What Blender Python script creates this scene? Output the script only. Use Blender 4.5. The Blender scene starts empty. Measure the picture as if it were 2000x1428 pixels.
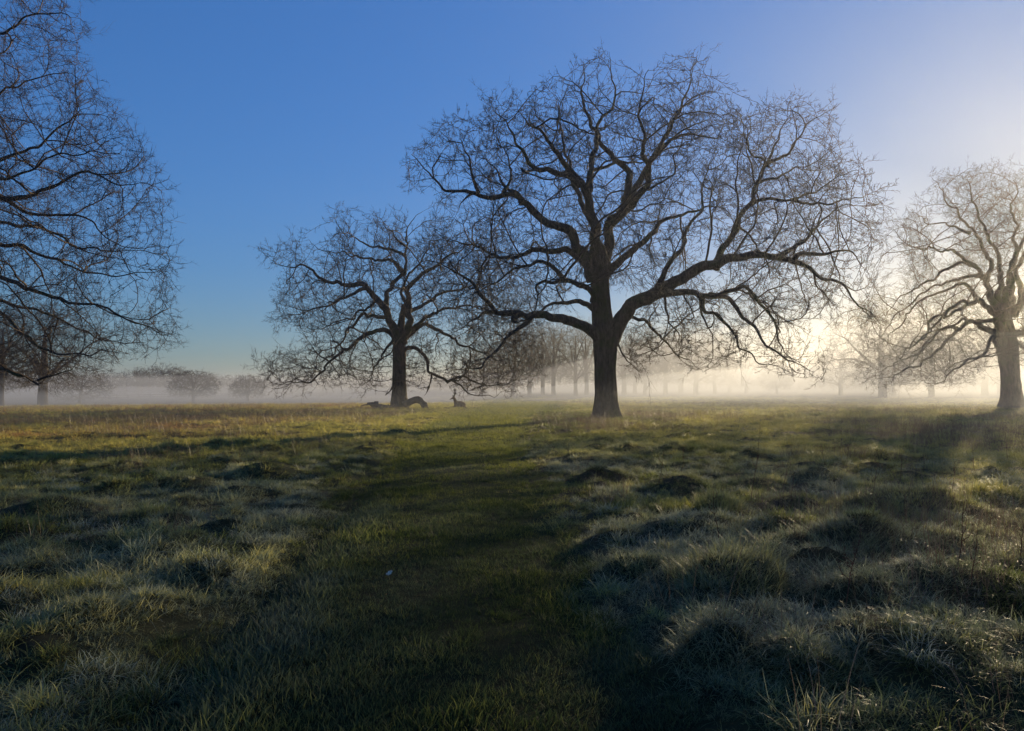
import bpy, math, random, time
import numpy as np
from mathutils import Vector
PI = math.pi
T0 = time.time()
scene = bpy.context.scene
COL = scene.collection

# ------------------------------------------------------------------ camera model
F = 1428.0                       # focal length in photo pixels (photo is 2000 x 1428)
EYE = 1.6
PITCH = math.atan(43.0 / F)
cp, sp = math.cos(PITCH), math.sin(PITCH)
def pix(u, v, Y):
    """ray through a photo pixel, cut at the distance Y"""
    u = np.asarray(u, float); v = np.asarray(v, float)
    a = (u - 1000) / F; b = (714 - v) / F
    dy = cp - b * sp; dz = sp + b * cp
    k = Y / dy
    return np.stack([a * k, np.broadcast_to(Y, k.shape) * 1.0, EYE + dz * k], -1)
SUN_AZ, SUN_EL = math.radians(36.0), math.radians(10.8)

# ------------------------------------------------------------------ noise
_rs = np.random.RandomState(5)
_tab = _rs.rand(256, 256)
def vnoise(x, y, s=1.0, o=0):
    x = np.asarray(x, float) / s + 37.3 * o + 1000; y = np.asarray(y, float) / s + 91.7 * o + 1000
    xi = np.floor(x).astype(int); yi = np.floor(y).astype(int)
    fx = x - xi; fy = y - yi
    fx = fx * fx * (3 - 2 * fx); fy = fy * fy * (3 - 2 * fy)
    g = lambda i, j: _tab[(i + 17 * o) & 255, j & 255]
    return (g(xi, yi) * (1 - fx) + g(xi + 1, yi) * fx) * (1 - fy) + (g(xi, yi + 1) * (1 - fx) + g(xi + 1, yi + 1) * fx) * fy
def lnoise(x, o):
    x = np.asarray(x, float) + 13.7 * o; i = np.floor(x).astype(int); f = x - i
    g = lambda k: _tab[(k * 7 + int(o * 31)) & 255, (k * 3 + int(o * 11)) & 255]
    return g(i) * (1 - f) + g(i + 1) * f
def fbm(x, y, s, o=0, n=3):
    t = 0; a = 1; w = 0
    for k in range(n):
        t = t + a * vnoise(x, y, s / 2.03 ** k, o + k); w += a; a *= .5
    return t / w
def sstep(a, b, x):
    t = np.clip((x - a) / (b - a), 0, 1); return t * t * (3 - 2 * t)

# ------------------------------------------------------------------ terrain
def gpt(u, v):                   # flat ground point under a pixel
    Y = EYE * F / max(v - 757.0, 1) 
    return (u - 1000) / F * Y, Y
# path centre line (x as a function of y) and half width
PY = np.array([-30, 0, 3.4, 6.7, 9.4, 16, 24.6, 40, 53, 70, 95, 400.])
PX = np.array([.4, -.3, -.62, -.75, -.9, -1.2, -1.6, -1.5, -.6, 1.0, 5, 60.])
PW = np.array([1.3, 1.3, 1.25, 1.35, 1.4, 1.5, 1.7, 2.2, 2.6, 2.6, 2.6, 2.6])
def path_dist(x, y):             # signed distance outside of the mown strip (negative inside)
    c = np.interp(y, PY, PX); w = np.interp(y, PY, PW)
    return np.abs(x - c) - w + (fbm(x, y, 1.3, 31) - .5) * 1.25
# named mounds: u, v (foot of the mound in the photo), radius m, height m
MOUNDS = [(1690, 1092, .62, .27), (1590, 1095, .4, .16), (1375, 1052, .62, .17), (1440, 1048, .4, .1), (1430, 1320, .34, .2),
          (1600, 1345, .36, .16), (1700, 1195, .42, .2), (1405, 1010, .35, .2), (1620, 1130, .36, .2), (1420, 1160, .5, .24),
          (1790, 1010, .75, .25), (1560, 1000, .45, .18), (1800, 1330, .6, .22), (1210, 1055, .3, .12),
          (165, 1235, .36, .13), (290, 1200, .3, .1), (55, 1290, .35, .1), (525, 930, .75, .22), (1170, 1130, .3, .1),
          (1330, 960, .6, .2), (1600, 945, .6, .2), (440, 1040, .4, .12), (90, 1010, .6, .2), (1900, 1180, .6, .22), (1500, 1240, .45, .1),
          (1250, 1400, .3, .1), (1180, 935, .5, .15), (700, 905, .4, .12), (330, 1085, .5, .12)]
_r = np.random.RandomState(11)
BX, BY, BR, BH = [], [], [], []
for (u, v, r, h) in MOUNDS:
    x, y = gpt(u, v); BX.append(x); BY.append(y + r * .35); BR.append(r); BH.append(h * 1.25)
k = 0
while k < 1100:
    y = 3 + 47 * _r.rand() ** 1.2; x = (_r.rand() * 2 - 1) * (4 + y * .95)
    if path_dist(x, y) < .5: continue
    BX.append(x); BY.append(y); sz = _r.rand() ** 2; BR.append(.14 + .34 * sz); BH.append(.03 + .06 * _r.rand() + .10 * sz + (.02 if x > 0 else 0)); k += 1
BX, BY, BR, BH = map(np.array, (BX, BY, BR, BH))
def height(x, y):
    x = np.asarray(x, float); y = np.asarray(y, float)
    sh = x.shape; x = x.ravel(); y = y.ravel()
    r = np.hypot(x, y)
    z = np.zeros_like(x)
    m = r < 75
    if m.any():
        xs, ys = x[m], y[m]; zz = np.zeros_like(xs)
        for i in range(0, len(xs), 8000):
            a, b = xs[i:i + 8000], ys[i:i + 8000]
            a = a + (fbm(a, b, .5, 80) - .5) * .45; b = b + (fbm(a, b, .5, 83) - .5) * .45
            d2 = ((a[:, None] - BX) ** 2 + ((b[:, None] - BY) * 1.15) ** 2) / BR ** 2
            zz[i:i + 8000] = (BH * np.exp(-d2 * 1.3)).max(1)
        rough = sstep(-.3, .5, path_dist(xs, ys))
        zz = zz * rough + rough * (fbm(xs, ys, .5, 3) - .5) * .15 + (fbm(xs, ys, 4, 6) - .5) * .12 * rough
        c = np.interp(ys, PY, PX); w = np.interp(ys, PY, PW)
        zz -= .04 * (1 - rough); zz -= .05 * np.exp(-((xs - c + w * .92) / .25) ** 2) + .03 * np.exp(-((xs - c - w * .9) / .3) ** 2)
        z[m] = zz * (1 - sstep(55, 75, r[m]))
    ang = np.arctan2(x, np.maximum(y, 1e-3))
    left = 1 - sstep(math.radians(-8), math.radians(3), ang)
    z += -1.3 * left * sstep(52, 150, r) * (y > 0)
    z += .35 * (fbm(x, y, 40, 12) - .5) * sstep(45, 90, r)
    z += 6 * sstep(500, 1500, r)
    return z.reshape(sh)
EYE_Z = EYE

# ------------------------------------------------------------------ mesh helpers
def mesh_np(name, V, loops, starts, totals, smooth=True):
    me = bpy.data.meshes.new(name)
    me.vertices.add(len(V)); me.vertices.foreach_set('co', np.asarray(V, np.float32).ravel())
    me.loops.add(len(loops)); me.loops.foreach_set('vertex_index', np.asarray(loops, np.int32))
    me.polygons.add(len(starts)); me.polygons.foreach_set('loop_start', np.asarray(starts, np.int32))
    me.polygons.foreach_set('loop_total', np.asarray(totals, np.int32))
    if smooth: me.polygons.foreach_set('use_smooth', np.ones(len(starts), bool))
    me.update(calc_edges=True); me.validate()
    return me
def mesh_quads(name, V, Q, smooth=True, T=None):
    Q = np.asarray(Q, np.int32).reshape(-1, 4); n = len(Q)
    loops = Q.ravel(); st = np.arange(n) * 4; to = np.full(n, 4)
    if T is not None and len(T):
        T = np.asarray(T, np.int32).reshape(-1, 3)
        st = np.concatenate([st, n * 4 + np.arange(len(T)) * 3]); to = np.concatenate([to, np.full(len(T), 3)])
        loops = np.concatenate([loops, T.ravel()])
    return mesh_np(name, V, loops, st, to, smooth)
def link(name, me, mat=None, parent=None):
    o = bpy.data.objects.new(name, me); COL.objects.link(o)
    if mat is not None and not len(me.materials): me.materials.append(mat)
    if parent is not None: o.parent = parent
    return o
def tag(o, label=None, cat=None, group=None, kind=None):
    if label: o['label'] = label
    if cat: o['category'] = cat
    if group: o['group'] = group
    if kind: o['kind'] = kind
    return o
def empty(name, loc):
    o = bpy.data.objects.new(name, None); COL.objects.link(o); o.location = loc; o.empty_display_size = .3
    return o
def nrm(a):
    return a / np.maximum(np.linalg.norm(a, axis=-1, keepdims=True), 1e-9)

class Tubes:
    """collects polylines and turns them into one mesh of tapered tubes"""
    def __init__(self): self.V = []; self.Q = []; self.n = 0
    def add(self, P, R, sides, ref=None):     # P (M,3), chain ids handled by add_many
        self.add_many(np.asarray(P, float), np.asarray(R, float), np.zeros(len(P), int), sides)
    def add_many(self, P, R, cid, sides):
        if len(P) < 2: return
        same = cid[1:] == cid[:-1]
        seg = P[1:] - P[:-1]; seg[~same] = 0
        t = np.zeros_like(P); t[1:] += nrm(seg) * same[:, None]; t[:-1] += nrm(seg) * same[:, None]
        t = nrm(t)
        # reference axis per chain: least aligned with the chain's chord
        first = np.concatenate([[True], ~same]); last = np.concatenate([~same, [True]])
        cidx = np.cumsum(first) - 1
        chord = nrm(P[last] - P[first])
        ax = np.eye(3)[np.argmin(np.abs(chord), axis=1)]
        ref = ax[cidx]
        u = nrm(np.cross(t, ref)); v = np.cross(t, u)
        a = np.arange(sides) * 2 * PI / sides
        V = P[:, None, :] + R[:, None, None] * (np.cos(a)[None, :, None] * u[:, None, :] + np.sin(a)[None, :, None] * v[:, None, :])
        i = np.nonzero(same)[0]
        j = np.arange(sides); jn = (j + 1) % sides
        A = self.n + i[:, None] * sides + j[None]; B = self.n + i[:, None] * sides + jn[None]
        self.Q.append(np.stack([A, B, B + sides, A + sides], -1).reshape(-1, 4))
        self.V.append(V.reshape(-1, 3)); self.n += len(P) * sides
    def strands(self, P, R, sides=3):         # P (N,K,3)  R (N,K)
        N, K = P.shape[:2]
        if N: self.add_many(P.reshape(-1, 3), R.reshape(-1), np.repeat(np.arange(N), K), sides)
    def mesh(self, name, off=(0, 0, 0)):
        return mesh_quads(name, np.concatenate(self.V) - np.asarray(off), np.concatenate(self.Q))

# ------------------------------------------------------------------ materials
def new_mat(name):
    m = bpy.data.materials.new(name); m.use_nodes = True
    nt = m.node_tree; nt.nodes.clear()
    return m, nt, (lambda t, **k: _node(nt, t, **k))
def _node(nt, t, **k):
    n = nt.nodes.new(t)
    for a, b in k.items():
        if a == 'inp':
            for i, val in b.items(): n.inputs[i].default_value = val
        else: setattr(n, a, b)
    return n
def ramp(n, stops):
    cr = n.color_ramp
    while len(cr.elements) < len(stops): cr.elements.new(.5)
    for e, (p, c) in zip(cr.elements, stops): e.position = p; e.color = (*c, 1)
    return n
def bark_mat(name, dark, light, scale=6, moss=None, bump=.6):
    m, nt, N = new_mat(name); L = nt.links.new
    tc = N('ShaderNodeTexCoord'); mp = N('ShaderNodeMapping'); mp.inputs['Scale'].default_value = (1, 1, .3)
    L(tc.outputs['Object'], mp.inputs['Vector'])
    n1 = N('ShaderNodeTexNoise', inp={'Scale': scale, 'Detail': 6, 'Roughness': .65}); L(mp.outputs[0], n1.inputs['Vector'])
    vo = N('ShaderNodeTexVoronoi', inp={'Scale': scale * 1.6}); vo.feature = 'DISTANCE_TO_EDGE'; L(mp.outputs[0], vo.inputs['Vector'])
    r = ramp(N('ShaderNodeValToRGB'), [(.3, dark), (.7, light)]); L(n1.outputs['Fac'], r.inputs[0])
    col = r.outputs[0]
    if moss:
        n2 = N('ShaderNodeTexNoise', inp={'Scale': .9, 'Detail': 3}); L(tc.outputs['Object'], n2.inputs['Vector'])
        r2 = ramp(N('ShaderNodeValToRGB'), [(.5, (0, 0, 0)), (.68, (1, 1, 1))]); L(n2.outputs['Fac'], r2.inputs[0])
        mx = N('ShaderNodeMixRGB'); mx.inputs[2].default_value = (*moss, 1); L(r2.outputs[0], mx.inputs[0]); L(col, mx.inputs[1]); col = mx.outputs[0]
    b = N('ShaderNodeBsdfPrincipled', inp={'Roughness': .9}); b.inputs['Specular IOR Level'].default_value = .15
    L(col, b.inputs['Base Color'])
    ad = N('ShaderNodeMath', operation='MULTIPLY_ADD'); ad.inputs[1].default_value = 1.5; L(vo.outputs['Distance'], ad.inputs[0]); L(n1.outputs['Fac'], ad.inputs[2])
    bp = N('ShaderNodeBump', inp={'Strength': bump, 'Distance': .06}); L(ad.outputs[0], bp.inputs['Height']); L(bp.outputs[0], b.inputs['Normal'])
    o = N('ShaderNodeOutputMaterial'); L(b.outputs[0], o.inputs[0])
    return m
def plain_mat(name, c, c2=None, scale=30, rough=.9):
    m, nt, N = new_mat(name); L = nt.links.new
    b = N('ShaderNodeBsdfPrincipled', inp={'Roughness': rough}); b.inputs['Specular IOR Level'].default_value = .15
    tc = N('ShaderNodeTexCoord'); n1 = N('ShaderNodeTexNoise', inp={'Scale': scale, 'Detail': 4}); L(tc.outputs['Object'], n1.inputs['Vector'])
    r = ramp(N('ShaderNodeValToRGB'), [(.35, c), (.65, c2 or c)]); L(n1.outputs['Fac'], r.inputs[0]); L(r.outputs[0], b.inputs['Base Color'])
    o = N('ShaderNodeOutputMaterial'); L(b.outputs[0], o.inputs[0])
    return m
M_BARK = bark_mat('oak_bark', (.025, .02, .017), (.12, .10, .082), 6, moss=(.06, .07, .03), bump=1.0)
M_TWIG = bark_mat('oak_twig', (.05, .038, .03), (.1, .08, .064), 9, bump=.2)
M_BARKB = bark_mat('grey_bark', (.04, .033, .028), (.09, .078, .066), 5, bump=.3)
M_TWIGB = plain_mat('fine_twig', (.06, .048, .038), (.095, .08, .066), 2)
M_RUST = plain_mat('rusty_twig', (.13, .06, .03), (.2, .1, .05), 2)
M_WOOD = bark_mat('dead_wood', (.05, .043, .036), (.13, .115, .1), 6)

def grass_mat(name, base, tip, straw, rust, frost, transl=.4, rough=.42, spec=.45):
    m, nt, N = new_mat(name); L = nt.links.new
    at = N('ShaderNodeAttribute', attribute_name='tint'); at.attribute_type = 'INSTANCER'
    fr = N('ShaderNodeAttribute', attribute_name='frost'); fr.attribute_type = 'INSTANCER'
    hb = N('ShaderNodeAttribute', attribute_name='hb'); hb.attribute_type = 'GEOMETRY'
    bl = N('ShaderNodeAttribute', attribute_name='bl'); bl.attribute_type = 'GEOMETRY'
    g = N('ShaderNodeMixRGB'); g.inputs[1].default_value = (*base, 1); g.inputs[2].default_value = (*tip, 1); hm = N('ShaderNodeMapRange'); hm.inputs[1].default_value = .18; hm.inputs[2].default_value = .85; L(hb.outputs['Fac'], hm.inputs[0]); L(hm.outputs[0], g.inputs[0])  # dark blade roots put the shade between tufts into the colour
    # tint: 0 green, .5 straw, 1 rust; blade to blade variation added
    v = N('ShaderNodeMath', operation='MULTIPLY_ADD'); v.inputs[1].default_value = .45; L(bl.outputs['Fac'], v.inputs[0]); L(at.outputs['Fac'], v.inputs[2])
    s1 = N('ShaderNodeMapRange'); s1.inputs[1].default_value = .35; s1.inputs[2].default_value = .8; L(v.outputs[0], s1.inputs[0])
    s2 = N('ShaderNodeMapRange'); s2.inputs[1].default_value = .95; s2.inputs[2].default_value = 1.3; L(v.outputs[0], s2.inputs[0])
    m1 = N('ShaderNodeMixRGB'); m1.inputs[2].default_value = (*straw, 1); L(s1.outputs[0], m1.inputs[0]); L(g.outputs[0], m1.inputs[1])
    m2 = N('ShaderNodeMixRGB'); m2.inputs[2].default_value = (*rust, 1); L(s2.outputs[0], m2.inputs[0]); L(m1.outputs[0], m2.inputs[1])
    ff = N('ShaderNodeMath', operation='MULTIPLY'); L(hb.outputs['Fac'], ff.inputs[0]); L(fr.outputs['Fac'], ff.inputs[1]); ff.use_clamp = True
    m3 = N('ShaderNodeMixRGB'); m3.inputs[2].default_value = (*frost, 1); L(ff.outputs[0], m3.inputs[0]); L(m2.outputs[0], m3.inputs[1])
    d = N('ShaderNodeBsdfPrincipled', inp={'Roughness': rough}); d.inputs['Specular IOR Level'].default_value = spec
    t = N('ShaderNodeBsdfTranslucent'); mx = N('ShaderNodeMixShader'); mx.inputs[0].default_value = transl
    L(m3.outputs[0], d.inputs['Base Color']); L(m3.outputs[0], t.inputs[0])
    L(d.outputs[0], mx.inputs[1]); L(t.outputs[0], mx.inputs[2])
    o = N('ShaderNodeOutputMaterial'); L(mx.outputs[0], o.inputs[0])
    return m
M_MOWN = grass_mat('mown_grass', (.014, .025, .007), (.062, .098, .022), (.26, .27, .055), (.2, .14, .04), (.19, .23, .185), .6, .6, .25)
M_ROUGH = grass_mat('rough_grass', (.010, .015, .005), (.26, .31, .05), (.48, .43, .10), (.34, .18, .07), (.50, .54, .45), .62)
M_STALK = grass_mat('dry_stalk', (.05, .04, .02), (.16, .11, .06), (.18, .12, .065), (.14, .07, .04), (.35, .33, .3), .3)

def ground_mat(name, c1, c2, c3, sc=1.3):
    m, nt, N = new_mat(name); L = nt.links.new
    ge = N('ShaderNodeNewGeometry')
    n1 = N('ShaderNodeTexNoise', inp={'Scale': sc, 'Detail': 8, 'Roughness': .7}); L(ge.outputs['Position'], n1.inputs['Vector'])
    n2 = N('ShaderNodeTexNoise', inp={'Scale': .12, 'Detail': 3}); L(ge.outputs['Position'], n2.inputs['Vector'])
    r = ramp(N('ShaderNodeValToRGB'), [(.35, c1), (.65, c2)]); L(n1.outputs['Fac'], r.inputs[0])
    r2 = ramp(N('ShaderNodeValToRGB'), [(.45, (0, 0, 0)), (.65, (1, 1, 1))]); L(n2.outputs['Fac'], r2.inputs[0])
    mx = N('ShaderNodeMixRGB'); mx.inputs[2].default_value = (*c3, 1); L(r2.outputs[0], mx.inputs[0]); L(r.outputs[0], mx.inputs[1])
    n3 = N('ShaderNodeTexNoise', inp={'Scale': 25, 'Detail': 6, 'Roughness': .8}); L(ge.outputs['Position'], n3.inputs['Vector'])
    bp = N('ShaderNodeBump', inp={'Strength': .9, 'Distance': .05}); L(n3.outputs['Fac'], bp.inputs['Height'])
    b = N('ShaderNodeBsdfPrincipled', inp={'Roughness': .95}); b.inputs['Specular IOR Level'].default_value = .1
    L(mx.outputs[0], b.inputs['Base Color']); L(bp.outputs[0], b.inputs['Normal'])
    o = N('ShaderNodeOutputMaterial'); L(b.outputs[0], o.inputs[0])
    return m
M_GROUND = ground_mat('meadow_soil', (.018, .022, .01), (.05, .055, .022), (.06, .045, .025))
M_PATH = ground_mat('mown_turf', (.010, .015, .005), (.024, .036, .010), (.02, .03, .01), 2.5)

# ------------------------------------------------------------------ ground sheet and mown path
def build_ground():
    nr, na = 330, 900
    rr = np.concatenate([[0.0], np.geomspace(.7, 1600, nr - 1)])
    # finer in front of the viewer, closed ring all round
    t = np.linspace(0, 1, na, endpoint=False)
    aa = 2 * PI * t; aa = aa - .62 * np.sin(aa - 0) if False else aa
    w = np.where(np.abs(((aa + PI) % (2 * PI)) - PI) < math.radians(50), 3.0, 1.0); c = np.concatenate([[0], np.cumsum(w)])[:-1]; aa = 2 * PI * c / w.sum()
    w = np.where(np.abs(((aa + PI) % (2 * PI)) - PI) < math.radians(50), 3.0, 1.0); 
    R, A = np.meshgrid(rr, aa, indexing='ij')
    X = R * np.sin(A); Y = R * np.cos(A); Z = height(X, Y)
    V = np.stack([X, Y, Z], -1).reshape(-1, 3)
    i, j = np.meshgrid(np.arange(nr - 1), np.arange(na), indexing='ij'); jn = (j + 1) % na
    Q = np.stack([i * na + j, i * na + jn, (i + 1) * na + jn, (i + 1) * na + j], -1).reshape(-1, 4)
    me = mesh_quads('ground', V, Q[na:], T=np.stack([np.zeros(na, int), na + (np.arange(na) + 1) % na, na + np.arange(na)], -1))
    tag(link('ground', me, M_GROUND), 'rough frosty meadow ground with low humps', kind='structure')
    ys = np.concatenate([np.arange(-4, 12, .12), np.arange(12, 60, .4), np.arange(60, 110, 2)])
    s = np.linspace(-1, 1, 29)
    Yg, S = np.meshgrid(ys, s, indexing='ij')
    wv = np.interp(Yg, PY, PW) + (vnoise(Yg, S * 0 + np.sign(S) * 7, 1.1, 2) - .5) * .5
    Xg = np.interp(Yg, PY, PX) + S * wv
    Zg = height(Xg, Yg) + .012
    Zg[:, 0] -= .03; Zg[:, -1] -= .03
    V = np.stack([Xg, Yg, Zg], -1).reshape(-1, 3); n = len(s)
    i, j = np.meshgrid(np.arange(len(ys) - 1), np.arange(n - 1), indexing='ij')
    Q = np.stack([i * n + j, i * n + j + 1, (i + 1) * n + j + 1, (i + 1) * n + j], -1).reshape(-1, 4)
    tag(link('path', mesh_quads('path', V, Q), M_PATH), 'short mown grass path through the meadow', kind='structure')
build_ground()

# ------------------------------------------------------------------ trees
def catmull(P, step):
    P = np.asarray(P, float)
    if len(P) < 3:
        n = max(2, int(np.linalg.norm(P[-1] - P[0]) / step)); t = np.linspace(0, 1, n)[:, None]; return P[0] * (1 - t) + P[-1] * t
    E = np.vstack([2 * P[0] - P[1], P, 2 * P[-1] - P[-2]])
    out = []
    for i in range(1, len(E) - 2):
        p0, p1, p2, p3 = E[i - 1:i + 3]
        n = max(1, int(np.linalg.norm(p2 - p1) / step)); t = np.arange(n)[:, None] / n
        out.append(.5 * (2 * p1 + (p2 - p0) * t + (2 * p0 - 5 * p1 + 4 * p2 - p3) * t ** 2 + (3 * p1 - p0 - 3 * p2 + p3) * t ** 3))
    out.append(P[-1:])
    return np.vstack(out)

def grow(S, attr, inf, kill, step, iters, rng, jit=.25, trop=(0, 0, .05), maxn=90000, state=None, mom=.5, rad=.4, ctr=None):
    """space colonisation from the seed points S towards the points attr"""
    P = np.zeros((maxn, 3)); par = np.full(maxn, -1); kids = np.zeros(maxn, int); DR = np.zeros((maxn, 3))
    n = len(S); P[:n] = S
    if state is not None: par[:n] = state[0]; kids[:n] = state[1]; q = np.nonzero(par[:n] >= 0)[0]; DR[q] = nrm(P[q] - P[par[q]])
    if ctr is None: ctr = S.mean(0) - np.array([0, 0, 2.0])
    nd = np.full(len(attr), 1e9); ni = np.zeros(len(attr), int); alive = np.ones(len(attr), bool)
    def upd(a, b):
        for c in range(a, b, 400):
            e = min(b, c + 400)
            idx = np.nonzero(alive)[0]
            d = ((attr[idx, None, :] - P[None, c:e]) ** 2).sum(-1)
            m = d.argmin(1); dm = d[np.arange(len(idx)), m]
            better = dm < nd[idx]
            nd[idx[better]] = dm[better]; ni[idx[better]] = c + m[better]
    upd(0, n)
    trop = np.array(trop)
    for it in range(iters):
        act = np.nonzero(alive & (nd < inf * inf))[0]
        if not len(act): break
        nodes = ni[act]; d = nrm(attr[act] - P[nodes])
        uq, inv = np.unique(nodes, return_inverse=True)
        D = np.zeros((len(uq), 3)); np.add.at(D, inv, d)
        ok = kids[uq] < 3
        uq, D = uq[ok], D[ok]
        if not len(uq): break
        D = nrm(nrm(D) + mom * DR[uq] + rad * nrm(P[uq] - ctr) + rng.normal(0, jit, D.shape) + trop)
        m = min(len(uq), maxn - n)
        if m <= 0: break
        P[n:n + m] = P[uq[:m]] + D[:m] * step; par[n:n + m] = uq[:m]; DR[n:n + m] = D[:m]; kids[uq[:m]] += 1
        upd(n, n + m); n += m
        alive &= nd > kill * kill
    return P[:n].copy(), par[:n].copy(), kids[:n].copy()

def in_poly(u, v, poly):
    p = np.asarray(poly, float); q = np.roll(p, -1, 0); c = np.zeros(len(u), bool)
    for (x1, y1), (x2, y2) in zip(p, q):
        if y1 == y2: continue
        m = ((y1 > v) != (y2 > v)) & (u < (x2 - x1) * (v - y1) / (y2 - y1) + x1)
        c ^= m
    return c

def twigs(tb, P, D, L, r0, rng, side=3, up=.25, sub=True):
    """short angular twigs starting at P along D with side shoots"""
    n = len(P)
    if not n: return
    K = 5
    pts = np.zeros((n, K, 3)); pts[:, 0] = P; d = D.copy()
    for k in range(1, K):
        d = nrm(d + rng.normal(0, .13, d.shape) + np.array([0, 0, up * .2]))
        pts[:, k] = pts[:, k - 1] + d * (L / (K - 1))[:, None]
    R = r0[:, None] * np.linspace(1, .4, K)[None]
    tb.strands(pts, R)
    for s in range(side):
        k = 1 + rng.randint(0, K - 1, n)
        b = pts[np.arange(n), k]; t = nrm(pts[np.arange(n), k] - pts[np.arange(n), k - 1])
        dd = nrm(t + rng.normal(0, .55, t.shape) + np.array([0, 0, up * .5]))
        l = L * (.25 + .45 * rng.rand(n))
        q = np.zeros((n, 4, 3)); q[:, 0] = b
        e = dd
        for m in range(1, 4):
            e = nrm(e + rng.normal(0, .15, e.shape)); q[:, m] = q[:, m - 1] + e * (l / 3)[:, None]
        tb.strands(q, (r0 * .7)[:, None] * np.array([1, .85, .65, .45])[None])
        if sub:
            h = q[:, 1] ; f = nrm(e + rng.normal(0, .9, e.shape)); ll = l * (.3 + .4 * rng.rand(n))
            w = np.stack([h, h + f * (ll * .5)[:, None], h + nrm(f + rng.normal(0, .4, f.shape)) * ll[:, None]], 1)
            tb.strands(w, (r0 * .55)[:, None] * np.array([1, .8, .5])[None])

def chains_of(P, par, rad, nseed):
    """split the grown nodes into chains that follow the thickest child"""
    n = len(P); best = np.full(n, -1); 
    order = np.argsort(rad[nseed:]) + nseed
    for i in order: best[par[i]] = i if par[i] >= 0 else -1
    out = []
    for i in range(nseed, n):
        p = par[i]
        if p >= nseed and best[p] == i: continue
        ch = [p, i]; j = best[i]
        while j != -1: ch.append(j); j = best[j]
        out.append(ch)
    return out

def trunk_mesh(name, P, R, rng, off, flare=.5, sides=40):
    n0 = len(P); P = catmull(np.asarray(P, float), .18)
    R = np.interp(np.linspace(0, 1, len(P)), np.linspace(0, 1, len(R)), R)
    d = P[-1] - P[-2]; d = d / np.linalg.norm(d); k = np.array([.25, .5, .75, .92, 1.0])
    P = np.vstack([P, P[-1] + d * (R[-1] * 1.6 * k)[:, None]]); R = np.append(R, R[-1] * np.sqrt(1 - k * k * .999))
    a = np.arange(sides) * 2 * PI / sides
    h = P[:, 2] - P[0, 2]
    nl = 5 + rng.randint(3); ph = rng.rand() * 6
    lob = (.6 + .5 * np.cos(a * nl + ph) + .3 * np.cos(a * 3 + ph * 2))
    rad = R[:, None] * (1 + flare * np.exp(-np.maximum(h, 0) / .5)[:, None] * (.35 + .4 * lob[None]))
    rad *= 1 + .07 * (fbm(a[None] * 3.2 + 0 * h[:, None], h[:, None] * .5 + 0 * a[None], .45, 7) - .5) * 2 + .055 * np.cos(a[None] * 9 + h[:, None] * .6 + 2 * vnoise(h[:, None] + 0 * a[None], 0 * h[:, None] + 0 * a[None], 1.2, 4)) + .03 * np.cos(a[None] * 17 + h[:, None] * 1.3)
    V = np.stack([P[:, None, 0] + rad * np.cos(a), P[:, None, 1] + rad * np.sin(a), np.repeat(P[:, 2:3], sides, 1)], -1)
    n = len(P); i, j = np.meshgrid(np.arange(n - 1), np.arange(sides), indexing='ij'); jn = (j + 1) % sides
    Q = np.stack([i * sides + j, i * sides + jn, (i + 1) * sides + jn, (i + 1) * sides + j], -1).reshape(-1, 4)
    return mesh_quads(name, V.reshape(-1, 3) - np.asarray(off), Q), P, R

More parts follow.
